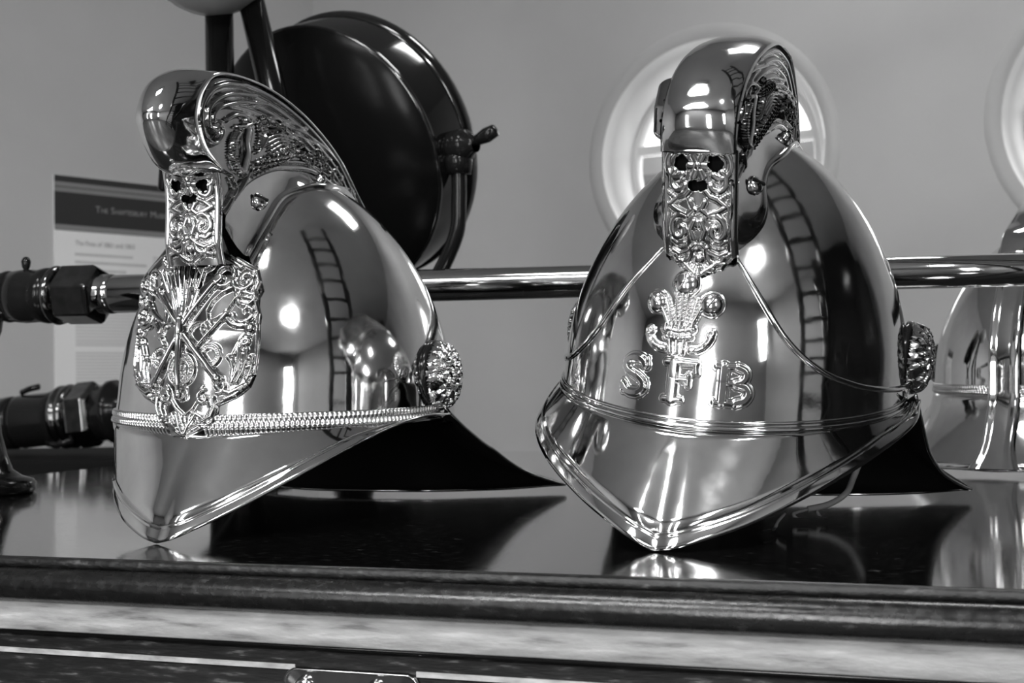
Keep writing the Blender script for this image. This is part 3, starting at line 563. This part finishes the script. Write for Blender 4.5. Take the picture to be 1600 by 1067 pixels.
# ================================================================== setting: room
wn = Vector((-.454, -.891, 0)); wd = Vector((.891, -.454, 0))         # back wall: facing the camera, running to the right
A0 = Vector((-.571, 3.742, 0)); ld = Vector((-.69, -.725, 0)).normalized()
ZF = -0.92
def quad_wall(name, p, q, z0, z1, m, th=.1):
    d = (q - p).normalized(); n = Vector((d.y, -d.x, 0)); c = (p + q) / 2
    n = n if n.dot(Vector((0, 0.8, 0)) - c) < 0 else -n
    V = [p + Vector((0, 0, z0)), q + Vector((0, 0, z0)), q + Vector((0, 0, z1)), p + Vector((0, 0, z1))]; V += [v + n * th for v in V]
    return struct(mesh(name, V, [(0, 1, 2, 3), (7, 6, 5, 4), (0, 4, 5, 1), (1, 5, 6, 2), (2, 6, 7, 3), (3, 7, 4, 0)], m, None, False))
B0 = A0 + wd * 5.2; C0 = A0 + ld * 6.2; D0 = B0 - Vector((.454, .891, 0)) * 5.6
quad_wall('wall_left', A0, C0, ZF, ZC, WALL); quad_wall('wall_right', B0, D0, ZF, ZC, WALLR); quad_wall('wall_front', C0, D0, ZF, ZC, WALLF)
poly = [C0, A0, B0, D0]
mesh_f = struct(mesh('floor', [p + Vector((0, 0, ZF)) for p in poly] + [p + Vector((0, 0, ZF - .1)) for p in poly], [(0, 1, 2, 3), (7, 6, 5, 4), (0, 4, 5, 1), (1, 5, 6, 2), (2, 6, 7, 3), (3, 7, 4, 0)], FLOOR, None, False))
mesh_c = struct(mesh('ceiling', [p + Vector((0, 0, ZC)) for p in poly] + [p + Vector((0, 0, ZC + .1)) for p in poly], [(3, 2, 1, 0), (4, 5, 6, 7), (0, 4, 5, 1), (1, 5, 6, 2), (2, 6, 7, 3), (3, 7, 4, 0)], CEIL, None, False))
# back wall with two round openings
def wall_uv(px, py):
    d = Fv + Rv * ((px - 800) / FPX) - Uv * ((py - 533.5) / FPX); o = Vector((0, 0, HCAM)); k = (A0 - o).dot(wn) / d.dot(wn); P = o + d * k
    return (P - A0).dot(wd), P.z
W1 = wall_uv(1108, 240); W2 = wall_uv(1788, 168); RW = (W1[0] - wall_uv(936, 240)[0]) * .97
def wp(u, z, depth=0.): return A0 + wd * u - wn * depth + Vector((0, 0, z))
nseg = 64; V, Fc = [], []
def addq(u0, u1, z0, z1):
    b = len(V); V.extend([wp(u0, z0), wp(u1, z0), wp(u1, z1), wp(u0, z1)]); Fc.append((b, b + 1, b + 2, b + 3))
us = [0]
for (u, z) in (W1, W2):
    s = RW * 1.12; b = len(V)
    for k in range(nseg):
        th = 2 * pi * k / nseg; c, s_ = cos(th), sin(th); m_ = s / max(abs(c), abs(s_))
        V.append(wp(u + RW * c, z + RW * s_)); V.append(wp(u + m_ * c, z + m_ * s_))
    for k in range(nseg): k2 = (k + 1) % nseg; Fc.append((b + 2 * k, b + 2 * k + 1, b + 2 * k2 + 1, b + 2 * k2))
    addq(u - s, u + s, ZF, z - s); addq(u - s, u + s, z + s, ZC); us += [u - s, u + s]
us.append(5.2)
for i in range(0, len(us), 2): addq(us[i], us[i + 1], ZF, ZC)
struct(mesh('wall_back', V, Fc, WALL, None, False))
for i, (u, z) in enumerate((W1, W2)):
    e = thing('window_%d' % (i + 1), 'x', 'x'); del e['label']; del e['category']; e['kind'] = 'structure'; e.matrix_world = Matrix.Translation(wp(u, z))
    def ringv(prof, m, nm):
        v = [wd * (r * cos(2 * pi * k / 64)) + Vector((0, 0, r * sin(2 * pi * k / 64))) - wn * d for k in range(64) for r, d in prof]
        return mesh(nm, v, grid_faces(64, len(prof), True), m, e)
    ringv([(RW, -.002), (RW * .99, .008), (RW * .96, .03), (RW * .94, .034), (RW * .90, .08), (RW * .86, .12), (RW * .86, .15)], WHITE, 'window_reveal')
    ringv([(RW * 1.0, .0), (RW * 1.03, -.004), (RW * 1.07, -.006), (RW * 1.11, -.004), (RW * 1.13, .0)], WALL, 'window_moulding')
    ringv([(RW * .87, .115), (RW * .84, .108), (RW * .81, .12), (RW * .81, .145), (RW * .87, .145)], WHITE, 'window_frame')
    ringv([(RW * .84, .132), (.001, .132)], GLASS, 'window_pane')
    for (cx, cz, sx, sz, nm) in ((0, .045, RW * 1.62, .022, 'transom'), (0, (.045 - RW * .82) / 2, .02, RW * .82 + .045, 'glazing_bar'), (RW * .33, RW * .46, .02, RW * .60, 'glazing_bar'), (-RW * .33, RW * .38, .016, RW * .60, 'glazing_bar')):
        if nm == 'glazing_bar' and cx < 0: continue
        vv, ff = box_vf((0, 0, 0), (sx, .03, sz)); Mx = Matrix((tuple((wd.x, -wn.x, 0)), (wd.y, -wn.y, 0), (0, 0, 1)))
        mesh(nm, [Mx @ p + wd * cx + Vector((0, 0, cz)) - wn * .125 for p in vv], ff, WHITE, e, False)
# neighbouring building outside, below the sky line seen through the panes
nb = thing('neighbouring_building', 'grey rendered building outside the round windows', 'building', Matrix.Translation(wp(2, 0, 3.0)))
zt = .985
vv, ff = box_vf((0, 0, 0), (9, 1.2, 3.0)); Mx = Matrix(((wd.x, -wn.x, 0), (wd.y, -wn.y, 0), (0, 0, 1)))
mesh('wall', [Mx @ p + Vector((0, 0, zt - 1.5 + .03)) for p in vv], ff, BRICK, nb, False)
vv, ff = box_vf((0, -.05, 0), (9.2, 1.4, .08)); mesh('parapet', [Mx @ p + Vector((0, 0, zt + .05)) for p in vv], ff, BRICK, nb, False)

# poster on the left wall
def wl(t, z, off=.0): n = Vector((.725, -.69, 0)).normalized(); n = n if n.dot(-A0) > 0 else -n; return A0 + ld * t + n * off + Vector((0, 0, z))
def wl_uv(px, py):
    n = Vector((-ld.y, ld.x, 0)); d = Fv + Rv * ((px - 800) / FPX) - Uv * ((py - 533.5) / FPX); o = Vector((0, 0, HCAM)); k = (A0 - o).dot(n) / d.dot(n); P = o + d * k
    return (P - A0).dot(ld), P.z
t0, zt0 = wl_uv(83, 273); tb, zb = wl_uv(92, 628); t1 = wl_uv(345, 300)[0]
po = thing('information_poster', 'pale museum information poster with dark title band on left wall', 'poster', Matrix.Translation(wl(t0, zb)))
org = wl(t0, zb); Wp = t0 - t1; Hp = zt0 - zb; rt_ = -ld
nrm = wl(0, 0, 1) - wl(0, 0)
def pv(x, y, d): return rt_ * (x * Wp) + Vector((0, 0, y * Hp)) + nrm * d
def prect(nm, x0, x1, y0, y1, d, m, th=.002):
    V = [pv(x0, y0, d), pv(x1, y0, d), pv(x1, y1, d), pv(x0, y1, d)]; V += [v - nrm * th for v in V]
    return mesh(nm, V, [(0, 1, 2, 3), (7, 6, 5, 4), (0, 4, 5, 1), (1, 5, 6, 2), (2, 6, 7, 3), (3, 7, 4, 0)], m, po, False)
prect('paper', 0, 1, 0, 1, .005, PAPER, .005)
prect('title_band', 0, 1, .775, 1, .0056, PAPERD, .0008)
for a, b in ((.952, .972), (.928, .948), (.757, .783)): prect('title_stripe', 0, 1, a, b, .0062, PAPERM, .0008)
def text(body, size, x, y, m, sx=1.):
    c = bpy.data.curves.new('title_text', 'FONT'); c.body = body; c.size = size; c.space_character = .96
    o = bpy.data.objects.new('title_text', c); COL.objects.link(o); c.materials.append(m)
    Mx = Matrix.Identity(4)
    for k, ax in enumerate((rt_, Vector((0, 0, 1)), nrm)):
        for j in range(3): Mx[j][k] = ax[j]
    o.matrix_local = Matrix.Translation(pv(x, y, .0068)) @ Mx @ Matrix.Diagonal((sx, 1, 1, 1)); o.parent = po
    bpy.context.view_layer.update(); me = bpy.data.meshes.new_from_object(o.evaluated_get(bpy.context.evaluated_depsgraph_get())); n2 = bpy.data.objects.new('lettering', me); COL.objects.link(n2); n2.matrix_local = o.matrix_local.copy(); n2.parent = po
    bpy.data.objects.remove(o); return n2
cs = Hp * .030
xx = .225
for wd_, gap in (('T', .004), ('HE', .018), ('S', .004), ('HAFTESBURY', .018), ('M', .004), ('USEUM', .2)):
    o = text(wd_, cs * (1.4 if len(wd_) == 1 else 1.0), xx, .848, TITLE, .95); xx += max(v.co.x for v in o.data.vertices) * .95 / Wp + gap
text('The Fires of 1861 and 1863', Hp * .030, .11, .695, INK, .92)
ln = [(.11, .44), (.11, .52), (.11, .40)]
for k, y in enumerate((.655, .62, .585)): prect('text_line', ln[k][0], ln[k][1], y - .006, y + .006, .0056, INKL, .0006)
for (x0, x1, ys) in ((.11, .90, np.arange(.40, .27, -.014)), (.11, .82, np.arange(.262, .245, -.012)), (.11, .90, np.arange(.215, .04, -.014)), (.56, .93, np.arange(.66, .44, -.014))):
    for y in ys: prect('text_line', x0, x1 - .04 * random.random(), y - .0035, y + .0035, .0056, INKL, .0006)

# rooflights and furnishings of the room that the brass mirrors
for k, (nm, x, y, sx, sy, pw) in enumerate(ROOF):
    parts = []
    for q in (-.5, .5): parts += [box_vf((q * sx, 0, -.01), (.05, sy + .05, .06)), box_vf((0, q * sy, -.01), (sx + .05, .05, .06))]
    parts += [box_vf((0, sy * .1, -.012), (sx, .035, .03))]
    v, f = merge(parts); o = struct(mesh('trim_%d' % (k + 1), v, f, WHITE, None, False)); o.location = (x, y, ZC - .03)
for i, (c0, tg, w_, h_) in enumerate((((-2.41, -1.80, .45), (-.4, 1, 0), .18, 1.5), ((1.2, -3.38, .8), (.9, 1, 0), .40, 1.3), ((-1.22, -2.31, .36), (-.3, 1, 0), .42, 1.5))):
    e = thing('window_%d' % (3 + i), 'x', 'x', Matrix.Translation(c0)); del e['label']; del e['category']; e['kind'] = 'structure'
    rw = Vector((tg[0] - c0[0], tg[1] - c0[1], 0)).normalized(); rs = Vector((rw.y, -rw.x, 0)); Mx = Matrix(((rs.x, rw.x, 0), (rs.y, rw.y, 0), (0, 0, 1)))
    for c, s_ in (((-w_ / 2 - .02, .03, 0), (.06, .06, h_ + .1)), ((w_ / 2 + .02, .03, 0), (.06, .06, h_ + .1)), ((0, .03, h_ / 2 + .02), (w_ + .1, .06, .06)), ((0, .03, -h_ / 2 - .02), (w_ + .1, .06, .06)), ((0, .03, 0), (.025, .03, h_)), ((0, .03, .1), (w_, .03, .025))):
        vv, ff = box_vf(c, s_); mesh('window_bar', [Mx @ p for p in vv], ff, WHITE, e, False)
pl = thing('pendant_lamp', 'round enamel pendant lamp hanging behind the viewer', 'lamp', Matrix.Translation((.55, -1.05, ZC)))
v, f = lathe_vf([(-.15, .20), (-.148, .205), (-.10, .19), (-.05, .10), (-.03, .03), (-.0, .03), (-.0, .001)], (0, 0, 0), (0, 0, 1), 40); mesh('shade', v, f, GLOBE, pl)
# wheeled escape ladder and a dark engine body standing to the right of the viewer
ldr = thing('escape_ladder', 'tall dark wheeled escape ladder leaning overhead beside the fire engine', 'ladder', Matrix.Translation((1.8, -.85, ZF)))
La, Lb = Vector((0, 0, 0)), Vector((-1.40, 1.80, 2.88)); side = Vector((.79, .61, 0)) * .26
for s in (-1, 1): v, f = tube_vf([La + side * s, Lb + side * s * .8], .045, 8); mesh('stile', v, f, GUN, ldr)
for k in range(1, 17):
    p = La + (Lb - La) * k / 17; v, f = tube_vf([p - side, p + side], .022, 8); mesh('rung', v, f, GUN, ldr)
eng = thing('fire_engine', 'dark fire engine body standing right of the viewer', 'engine', Matrix.Translation((2.75, .3, ZF)) @ Matrix.Rotation(radians(-24), 4, 'Z'))
v, f = box_vf((0, 0, 1.3), (.8, 2.1, 1.9)); bevel(mesh('body', v, f, BLACK, eng, False), .06, 3)
v, f = box_vf((0, .0, 2.4), (.7, 1.8, .4)); bevel(mesh('cab', v, f, BLACK, eng, False), .05, 3)
for y in (-.65, .65):
    for s in (-1, 1): v, f = lathe_vf([(-.08, .001), (-.08, .34), (-.05, .4), (.05, .4), (.08, .34), (.08, .001)], (s * .34, y, .4), (1, 0, 0), 32); mesh('wheel', v, f, GUN, eng)

# ================================================================== chest
EL = Vector((.947, -.32, 0)).normalized(); ED = Vector((.32, .947, 0)).normalized(); P0 = onz(0, 869, ZT)
chest = thing('wooden_chest', 'large dark varnished wooden chest with rounded edge and pale worn strip', 'chest', Matrix(((EL.x, ED.x, 0, P0.x), (EL.y, ED.y, 0, P0.y), (0, 0, 1, ZT), (0, 0, 0, 1))))
S0, S1, DD = -.45, 1.35, 1.04
v, f = box_vf(((S0 + S1) / 2, DD / 2 + .004, -.012), (S1 - S0, DD, .024)); mesh('lid_top', v, f, TOP, chest, False)
def extrude(nm, prof, m, smooth=True, n=120):
    V = []
    for k in range(n + 1):
        s = S0 + (S1 - S0) * k / n
        for y, z in prof: V.append((s, y, z))
    return mesh(nm, V, grid_faces(n + 1, len(prof)), m, chest, smooth)
extrude('lid_edge', [(.006, -.0001), (.0008, -.0003), (-.0006, -.0012), (-.0010, -.0030), (-.0012, -.0054), (.002, -.0058)], LIP)
extrude('edge_moulding', [(.002, -.0054), (-.002, -.0056)] + [(-.002 - .0098 * cos(radians(a)), -.0150 + .0094 * sin(radians(a))) for a in range(88, -91, -8)] + [(-.001, -.0246), (.012, -.0250)], MOULD)
extrude('pale_strip', [(.012, -.0250), (-.0012, -.0250), (-.0018, -.0258), (-.0018, -.0404), (-.0010, -.0412), (.012, -.0412)], STRIP)
extrude('front_panel', [(.006, -.0405), (.0022, -.0412), (.0022, -.2), (.0022, ZF)], PANEL)
extrude('painted_shadow_strip', [(.006, -.0412), (.0006, -.0414), (.0006, -.0436), (.006, -.0437)], BLACK)  # black strip put in for the shaded gap below the pale strip
def frect(nm, s0, s1, z0, z1, y, m, th=.002):
    v, f = box_vf(((s0 + s1) / 2, y + th / 2, (z0 + z1) / 2), (s1 - s0, th, z1 - z0)); return mesh(nm, v, f, m, chest, False)
def panel_s(px, py):
    d = Fv + Rv * ((px - 800) / FPX) - Uv * ((py - 533.5) / FPX); o = Vector((0, 0, HCAM)); k = (P0 - o).dot(ED) / d.dot(ED); P = o + d * k
    return (P - P0).dot(EL), P.z
sA, zA = panel_s(443, 1045); zA -= ZT; sB, _ = panel_s(657, 1047)
frect('pale_inlay', S0, sA + .006, -.0549, -.0521, .0014, INLAY); frect('pale_inlay', sB - .003, S1, -.0549, -.0521, .0014, INLAY)
# lock plate with rounded corners, bright lip, and round nails
zt_ = zA + .0012; cx, hw, hh = (sA + sB) / 2, (sB - sA) / 2, .03
out = []
for (qx, qz, a0) in ((1, 1, 0), (-1, 1, 90), (-1, -1, 180), (1, -1, 270)):
    for k in range(9): a = radians(a0 + 90 * k / 8); out.append((cx + qx * (hw - .008) + .008 * cos(a), zt_ - hh + qz * (hh - .008) + .008 * sin(a)))
n = len(out); V = []
for (x, z) in out:
    dx, dz = (cx - x), (zt_ - hh - z); L = math.hypot(dx, dz); ux, uz = dx / L, dz / L
    for ins, y in ((0, .0022), (0, -.0006), (.0008, -.0014), (.0016, -.0008), (.0026, -.0002)): V.append((x + ux * ins, y, z + uz * ins))
b = len(V); V.append((cx, -.0002, zt_ - hh)); F_ = grid_faces(n, 5, True) + [(i * 5 + 4, ((i + 1) % n) * 5 + 4, b) for i in range(n)]
lp = mesh('lock_plate', V, F_, DBRASS, chest)
for s_ in (.16, .68):
    x = sA + (sB - sA) * s_; v, f = lathe_vf([(0, .006), (.001, .0058), (.0025, .004), (.0032, .0005)], (x, -.0002, zt_ - .0105), (0, -1, 0), 20); mesh('nail_head', v, f, STEEL, lp)

# ================================================================== helmets
def pose(X, Y, psi, pit, rol, s, z=0.):
    M = Matrix.Rotation(radians(-psi), 4, 'Z') @ Matrix.Rotation(radians(pit), 4, 'X') @ Matrix.Rotation(radians(rol), 4, 'Y')
    tipz = (M @ Vector((0, TIPY, 0))).z * s
    return Matrix.Translation((X, Y, -tipz + z)) @ M @ Matrix.Scale(s, 4)
HM = [helmet('fire_helmet', 'brass fire helmet with crossed-axe badge and ball-fronted crest', pose(-.1695, .9464, 17.76, -3.66, .91, 1.083), 'L'),
      helmet('fire_helmet', 'brass fire helmet with three feathers over the letters S F B', pose(.1392, .8549, 23.76, 4.65, 6.93, 1.0), 'R'),
      helmet('fire_helmet', 'brass fire helmet turned away at the chest\'s far end, cut by the frame', pose(.556, 1.325, 220, 0, 0, 1.0), 'B')]
bpy.context.view_layer.update()
dg = bpy.context.evaluated_depsgraph_get()
for h in HM:            # settle each helmet on the chest top
    lo = 9
    for c in h.children:
        ob = c.evaluated_get(dg); me = ob.to_mesh(); co = np.empty(len(me.vertices) * 3, np.float32); me.vertices.foreach_get('co', co); ob.to_mesh_clear()
        co = co.reshape(-1, 3); mw = np.array(h.matrix_world); zz = co @ mw[2, :3] + mw[2, 3]
        if c.name.startswith(('peak', 'neck_guard')): lo = min(lo, zz.min())
    h.location.z -= lo - .0003 - ZT

# ================================================================== branch pipe across the back
Pa, Pb = unproj(150, 460, 1.30), unproj(1500, 424, 1.085); ax_d = (Pb - Pa).normalized(); Lp = (Pb - Pa).length
def at(px):          # distance along the pipe of the point seen at column px
    best = min(np.linspace(-.6, 1.6, 2200), key=lambda t: abs(800 + FPX * ((Pa + ax_d * t - Vector((0, 0, HCAM))).dot(Rv)) / ((Pa + ax_d * t).y) - px)); return float(best)
pipe = thing('branch_pipe', 'long polished brass branch pipe with hexagonal hose coupling behind the helmets', 'hose nozzle', Matrix.Translation(Pa))
k_ = 1.3 / 2000
def lat(nm, prof, m, n=48, par=None, phase=0.): v, f = lathe_vf(prof, (0, 0, 0), ax_d, n, phase=phase); return mesh(nm, v, f, m, par or pipe)
lat('pipe_barrel', [(at(178), .0185), (at(182), .0193), (at(260), .0188), (at(690), .0152), (at(1400), .0141), (at(1900), .0136), (at(1901), .001)], TUBE)
lat('pipe_collar', [(at(128), .024), (at(136), .0205), (at(166), .0202), (at(168), .0196), (at(171), .0202), (at(177), .0200), (at(179), .018)], TUBE)
v, f = lathe_vf([(at(97), .020), (at(98), .0288), (at(103), .0312), (at(150), .0312), (at(156), .0292), (at(160), .020)], (0, 0, 0), ax_d, 6, phase=.25); o = mesh('hexagonal_nut', v, f, DBRASS, pipe, False); o.data.materials[0] = BRONZE; bevel(o, .0018, 2)
lat('nut_washer', [(at(84), .022), (at(86), .029), (at(90), .0305), (at(95), .0295), (at(97), .024)], BRONZE)
lat('coupling_body', [(at(18), .020), (at(20), .0262), (at(40), .0278), (at(54), .0272), (at(60), .0268), (at(66), .0276), (at(74), .0288), (at(84), .0282), (at(88), .02)], GUN)
lat('hose_tail', [(at(-220), .022), (at(-40), .0240), (at(6), .0252), (at(14), .0270), (at(20), .026), (at(24), .02)], GUN)
v, f = lathe_vf([(0, .0001), (.006, .004), (.012, .005), (.016, .003), (.017, .0005)], Vector((0, 0, .024)) + ax_d * at(40), (0, 0, 1), 16); mesh('coupling_lug', v, f, GUN, pipe)
for px in (420, 1150):    # forked feet that carry the pipe behind the helmets
    c = Pa + ax_d * at(px); cz = c.z - ZT; foot = [(-cz + .0005, .001), (-cz + .0005, .02), (-cz + .006, .02), (-cz + .009, .006), (-.022, .005), (-.018, .012), (-.013, .012)]
    v, f = lathe_vf(foot, c - Pa, (0, 0, 1), 20); mesh('pipe_foot', v, f, GUN, pipe)

# lower coupling lying on the chest
Yc = 2.3
ca, cb = unproj(-10, 664, Yc), unproj(225, 638, Yc - .06); cd = (cb - ca).normalized(); Lc = (cb - ca).length; kk = Lc / 235
R_s = unproj(0, 700, Yc).z
hc = thing('hose_coupling', 'dark hose coupling with hexagonal nut lying on the bench behind the chest', 'hose coupling', Matrix.Translation(ca))
def l2(nm, prof, m, n=40, sm=True, phase=0., bev=0):
    v, f = lathe_vf([((px + 10) * kk, r * 1.36) for px, r in prof], (0, 0, 0), cd, n, phase=phase); o = mesh(nm, v, f, m, hc, sm)
    if bev: bevel(o, bev)
    return o
l2('hose_tail', [(-160, .001), (-159, .027), (-20, .0275), (2, .029), (4, .034), (24, .035), (30, .033), (34, .02)], GUN)
l2('coupling_body', [(30, .02), (31, .034), (38, .035), (84, .0345), (94, .0375), (100, .036)], GUN)
l2('flange_ring', [(96, .03), (98, .039), (103, .0415), (107, .041), (109, .038), (112, .041), (117, .042), (121, .040), (123, .03)], BRONZE)
l2('hexagonal_nut', [(122, .02), (123, .040), (126, .043), (152, .043), (158, .039), (160, .02)], BRONZE, 6, False, .5, .002)
l2('nozzle_neck', [(156, .03), (160, .036), (172, .036), (178, .041), (186, .041), (192, .033), (225, .029), (260, .026), (262, .001)], GUN)
v, f = tube_vf([Vector((0, 0, .037)) + cd * 46 * kk, Vector((0, -.002, .040)) + cd * 60 * kk, Vector((0, -.002, .041)) + cd * 76 * kk], .004, 8); mesh('coupling_lug', v, f, GUN, hc)
v, f = tube_vf([Vector((0, -.012, -.033)) + cd * 92 * kk, Vector((0, -.016, -.038)) + cd * 110 * kk, Vector((0, -.016, -.034)) + cd * 136 * kk], .005, 8); mesh('coupling_lug', v, f, GUN, hc)
for c in hc.children:
    if c.name.startswith('coupling_lug'):
        for vv_ in c.data.vertices: vv_.co.yz = vv_.co.yz * 1.36 if True else vv_.co.yz
hc_low = min(v_.co.z for c in hc.children for v_ in c.data.vertices) + hc.location.z
bn = thing('bench', 'low dark bench behind the chest under the hose coupling', 'bench', Matrix.Translation((ca.x + .15, Yc + .02, ZF)) @ Matrix.Rotation(radians(-3), 4, 'Z'))
bt = hc_low - ZF - .0005
v, f = box_vf((0, 0, bt - .02), (.95, .42, .04)); bevel(mesh('bench_top', v, f, LEATHER_SHADE, bn, False), .004)
for x in (-.42, .42):
    for y in (-.16, .16): v, f = box_vf((x, y, (bt - .04) / 2), (.05, .05, bt - .04)); mesh('leg', v, f, PANEL, bn, False)

# bell-shaped foot at the frame's edge
fc = onz(-30, 766)
st = thing('iron_stand', 'black bell-shaped foot of a stand at the chest\'s front left', 'stand', Matrix.Translation((fc.x, fc.y, ZT)))
v, f = lathe_vf([(.0003, .001), (.0003, .046), (.003, .0485), (.010, .0485), (.013, .046), (.016, .036), (.022, .028), (.035, .0235), (.055, .0185), (.09, .015), (.14, .014)], (0, 0, 0), (0, 0, 1), 48); mesh('bell_base', v, f, BLACK, st)
v, f = lathe_vf([(.14, .015), (.15, .019), (.165, .021), (.18, .016), (.19, .001)], (0, 0, 0), (0, 0, 1), 32); mesh('stand_cap', v, f, BLACK, st)

# ================================================================== searchlight
axv = Vector((.49, .777, .39)).normalized(); dc = unproj(506, 256, 1.47)
hz = Vector((axv.y, -axv.x, 0)).normalized(); mid = axv * .038
sl_base = Vector((dc.x + mid.x, dc.y + mid.y, ZT))
sl_ = thing('searchlight', 'black drum searchlight on a yoke behind the axe helmet', 'lamp', Matrix.Translation(sl_base)); rel = dc - sl_base
def l3(nm, prof, m, p=rel, d=axv, n=72, par=None): v, f = lathe_vf(prof, p, d, n); return mesh(nm, v, f, m, par or sl_)
l3('drum_back', [(-.030, .0005), (-.0285, .05), (-.022, .10), (-.010, .138), (-.002, .152), (.001, .156)], DRUMBACK)
l3('drum_side', [(.0, .152), (.0005, .157), (.003, .158), (.0055, .1565), (.008, .157), (.060, .1575), (.062, .1575)], DRUM)
l3('front_rim', [(.060, .157), (.062, .160), (.066, .1615), (.074, .1615), (.080, .159), (.082, .154), (.080, .150)], DRUM)
l3('lens', [(.084, .158), (.092, .10), (.098, .04), (.099, .0005)], GLASS)
l3('reflector', [(.08, .155), (.05, .12), (.02, .06), (.008, .0005)], STEEL)
pr_, plft = rel + mid + hz * .164 - Vector((0, 0, .008)), rel + mid - hz * .164 - Vector((0, 0, .008))
zb_ = rel.z - .205
yk = [pr_ + Vector((0, 0, -.01)), pr_ + Vector((.0, 0, -.06)), rel + mid + hz * .158 + Vector((0, 0, -.11)), rel + mid + hz * .12 + Vector((0, 0, -.165)), rel + mid + hz * .06 + Vector((0, 0, -.20)), rel + mid + Vector((0, 0, -.21))]
off_ = rel + mid
yk = yk + [Vector((2 * off_.x - p.x, 2 * off_.y - p.y, p.z)) for p in yk[::-1][1:]]
v, f = tube_vf(catmull(yk, 8), .0085, 12); mesh('yoke', v, f, GUN, sl_)
for p, s in ((pr_, 1), (plft, -1)):
    l3('pivot_boss', [(-.016, .006), (-.014, .017), (.0, .0185), (.010, .0185), (.014, .0165), (.02, .010), (.024, .009)], GUN, p, hz * s, 28)
    a, b, d = frame(hz * s); q = p + hz * s * .014 + axv * .008
    v, f = merge([lathe_vf([(-.02, .0005), (-.014, .006), (.0, .0085), (.012, .007), (.014, .0005)], p + hz * s * (.024 + .004 * s2) + Vector((0, 0, .008)) + hz * (s2 * .010), (hz * s2 + Vector((0, 0, .35))), 16) for s2 in (1, -1)]); mesh('wing_nut', v, f, GUN, sl_)
    v, f = lathe_vf([(-.013, .001), (-.013, .014), (.002, .016), (.010, .014), (.012, .001)], p + Vector((0, 0, -.018)), (0, 0, 1), 24); mesh('yoke_clamp', v, f, GUN, sl_)
l3('catch', [(-.003, .001), (.0, .006), (.010, .006), (.016, .0035), (.022, .006), (.027, .0055), (.030, .0005)], GUN, rel + axv * .072 + (-Vector((0, 0, 1)) + axv * axv.z + hz * .12).normalized() * .165, (hz * .5 - Vector((0, 0, .6))), 16)
pz = off_.z - .21
l3('post', [(.0005 - 0, .001), (.0005, .075), (.010, .075), (.016, .05), (.024, .02), (.04, .0125), (pz - .01, .0125), (pz, .016), (pz + .012, .014), (pz + .02, .001)], GUN, Vector((off_.x, off_.y, 0)), Vector((0, 0, 1)), 36)

# ================================================================== globe stand behind the axe helmet
gc = unproj(328, -84, 1.35); gp = unproj(343, 60, 1.37)
gb = thing('globe_stand', 'polished globe on two black tubular legs beside the searchlight', 'stand', Matrix.Translation((gp.x, gp.y, ZT))); g0 = Vector((gp.x, gp.y, ZT))
rg = 108 * 1.35 / 2000
v, f = lathe_vf([(-rg, .0005)] + [(rg * sin(radians(a)), rg * cos(radians(a))) for a in range(-86, 87, 6)] + [(rg, .0005)], gc - g0, (0, 0, 1), 56); mesh('globe', v, f, GLOBE, gb)
v, f = tube_vf([Vector((0, 0, .0005)), Vector((0, 0, gc.z - rg * .5))], .0152, 20); mesh('tubular_leg', v, f, BLACK, gb)
q0, q1 = unproj(392, 0, 1.37), unproj(425, 140, 1.38); dq = q1 - q0; t_ = (0.004 + ZT - q0.z) / dq.z
qe = q0 + dq * t_
v, f = tube_vf([q0 - dq * .35 - g0, qe - g0], [.0139, .0187], 20); mesh('tubular_leg', v, f, BLACK, gb)
s0, s1 = unproj(330, 150, 1.372), unproj(254, 296, 1.372)
v, f = tube_vf([s0 - g0, s0 + (s1 - s0) * .5 - g0, unproj(258, 252, 1.372) - g0, s1 - g0, s1 + (s1 - s0) * .02 - g0], [.006, .0062, .0066, .0052, .001], 14); mesh('side_lever', v, f, GUN, gb)
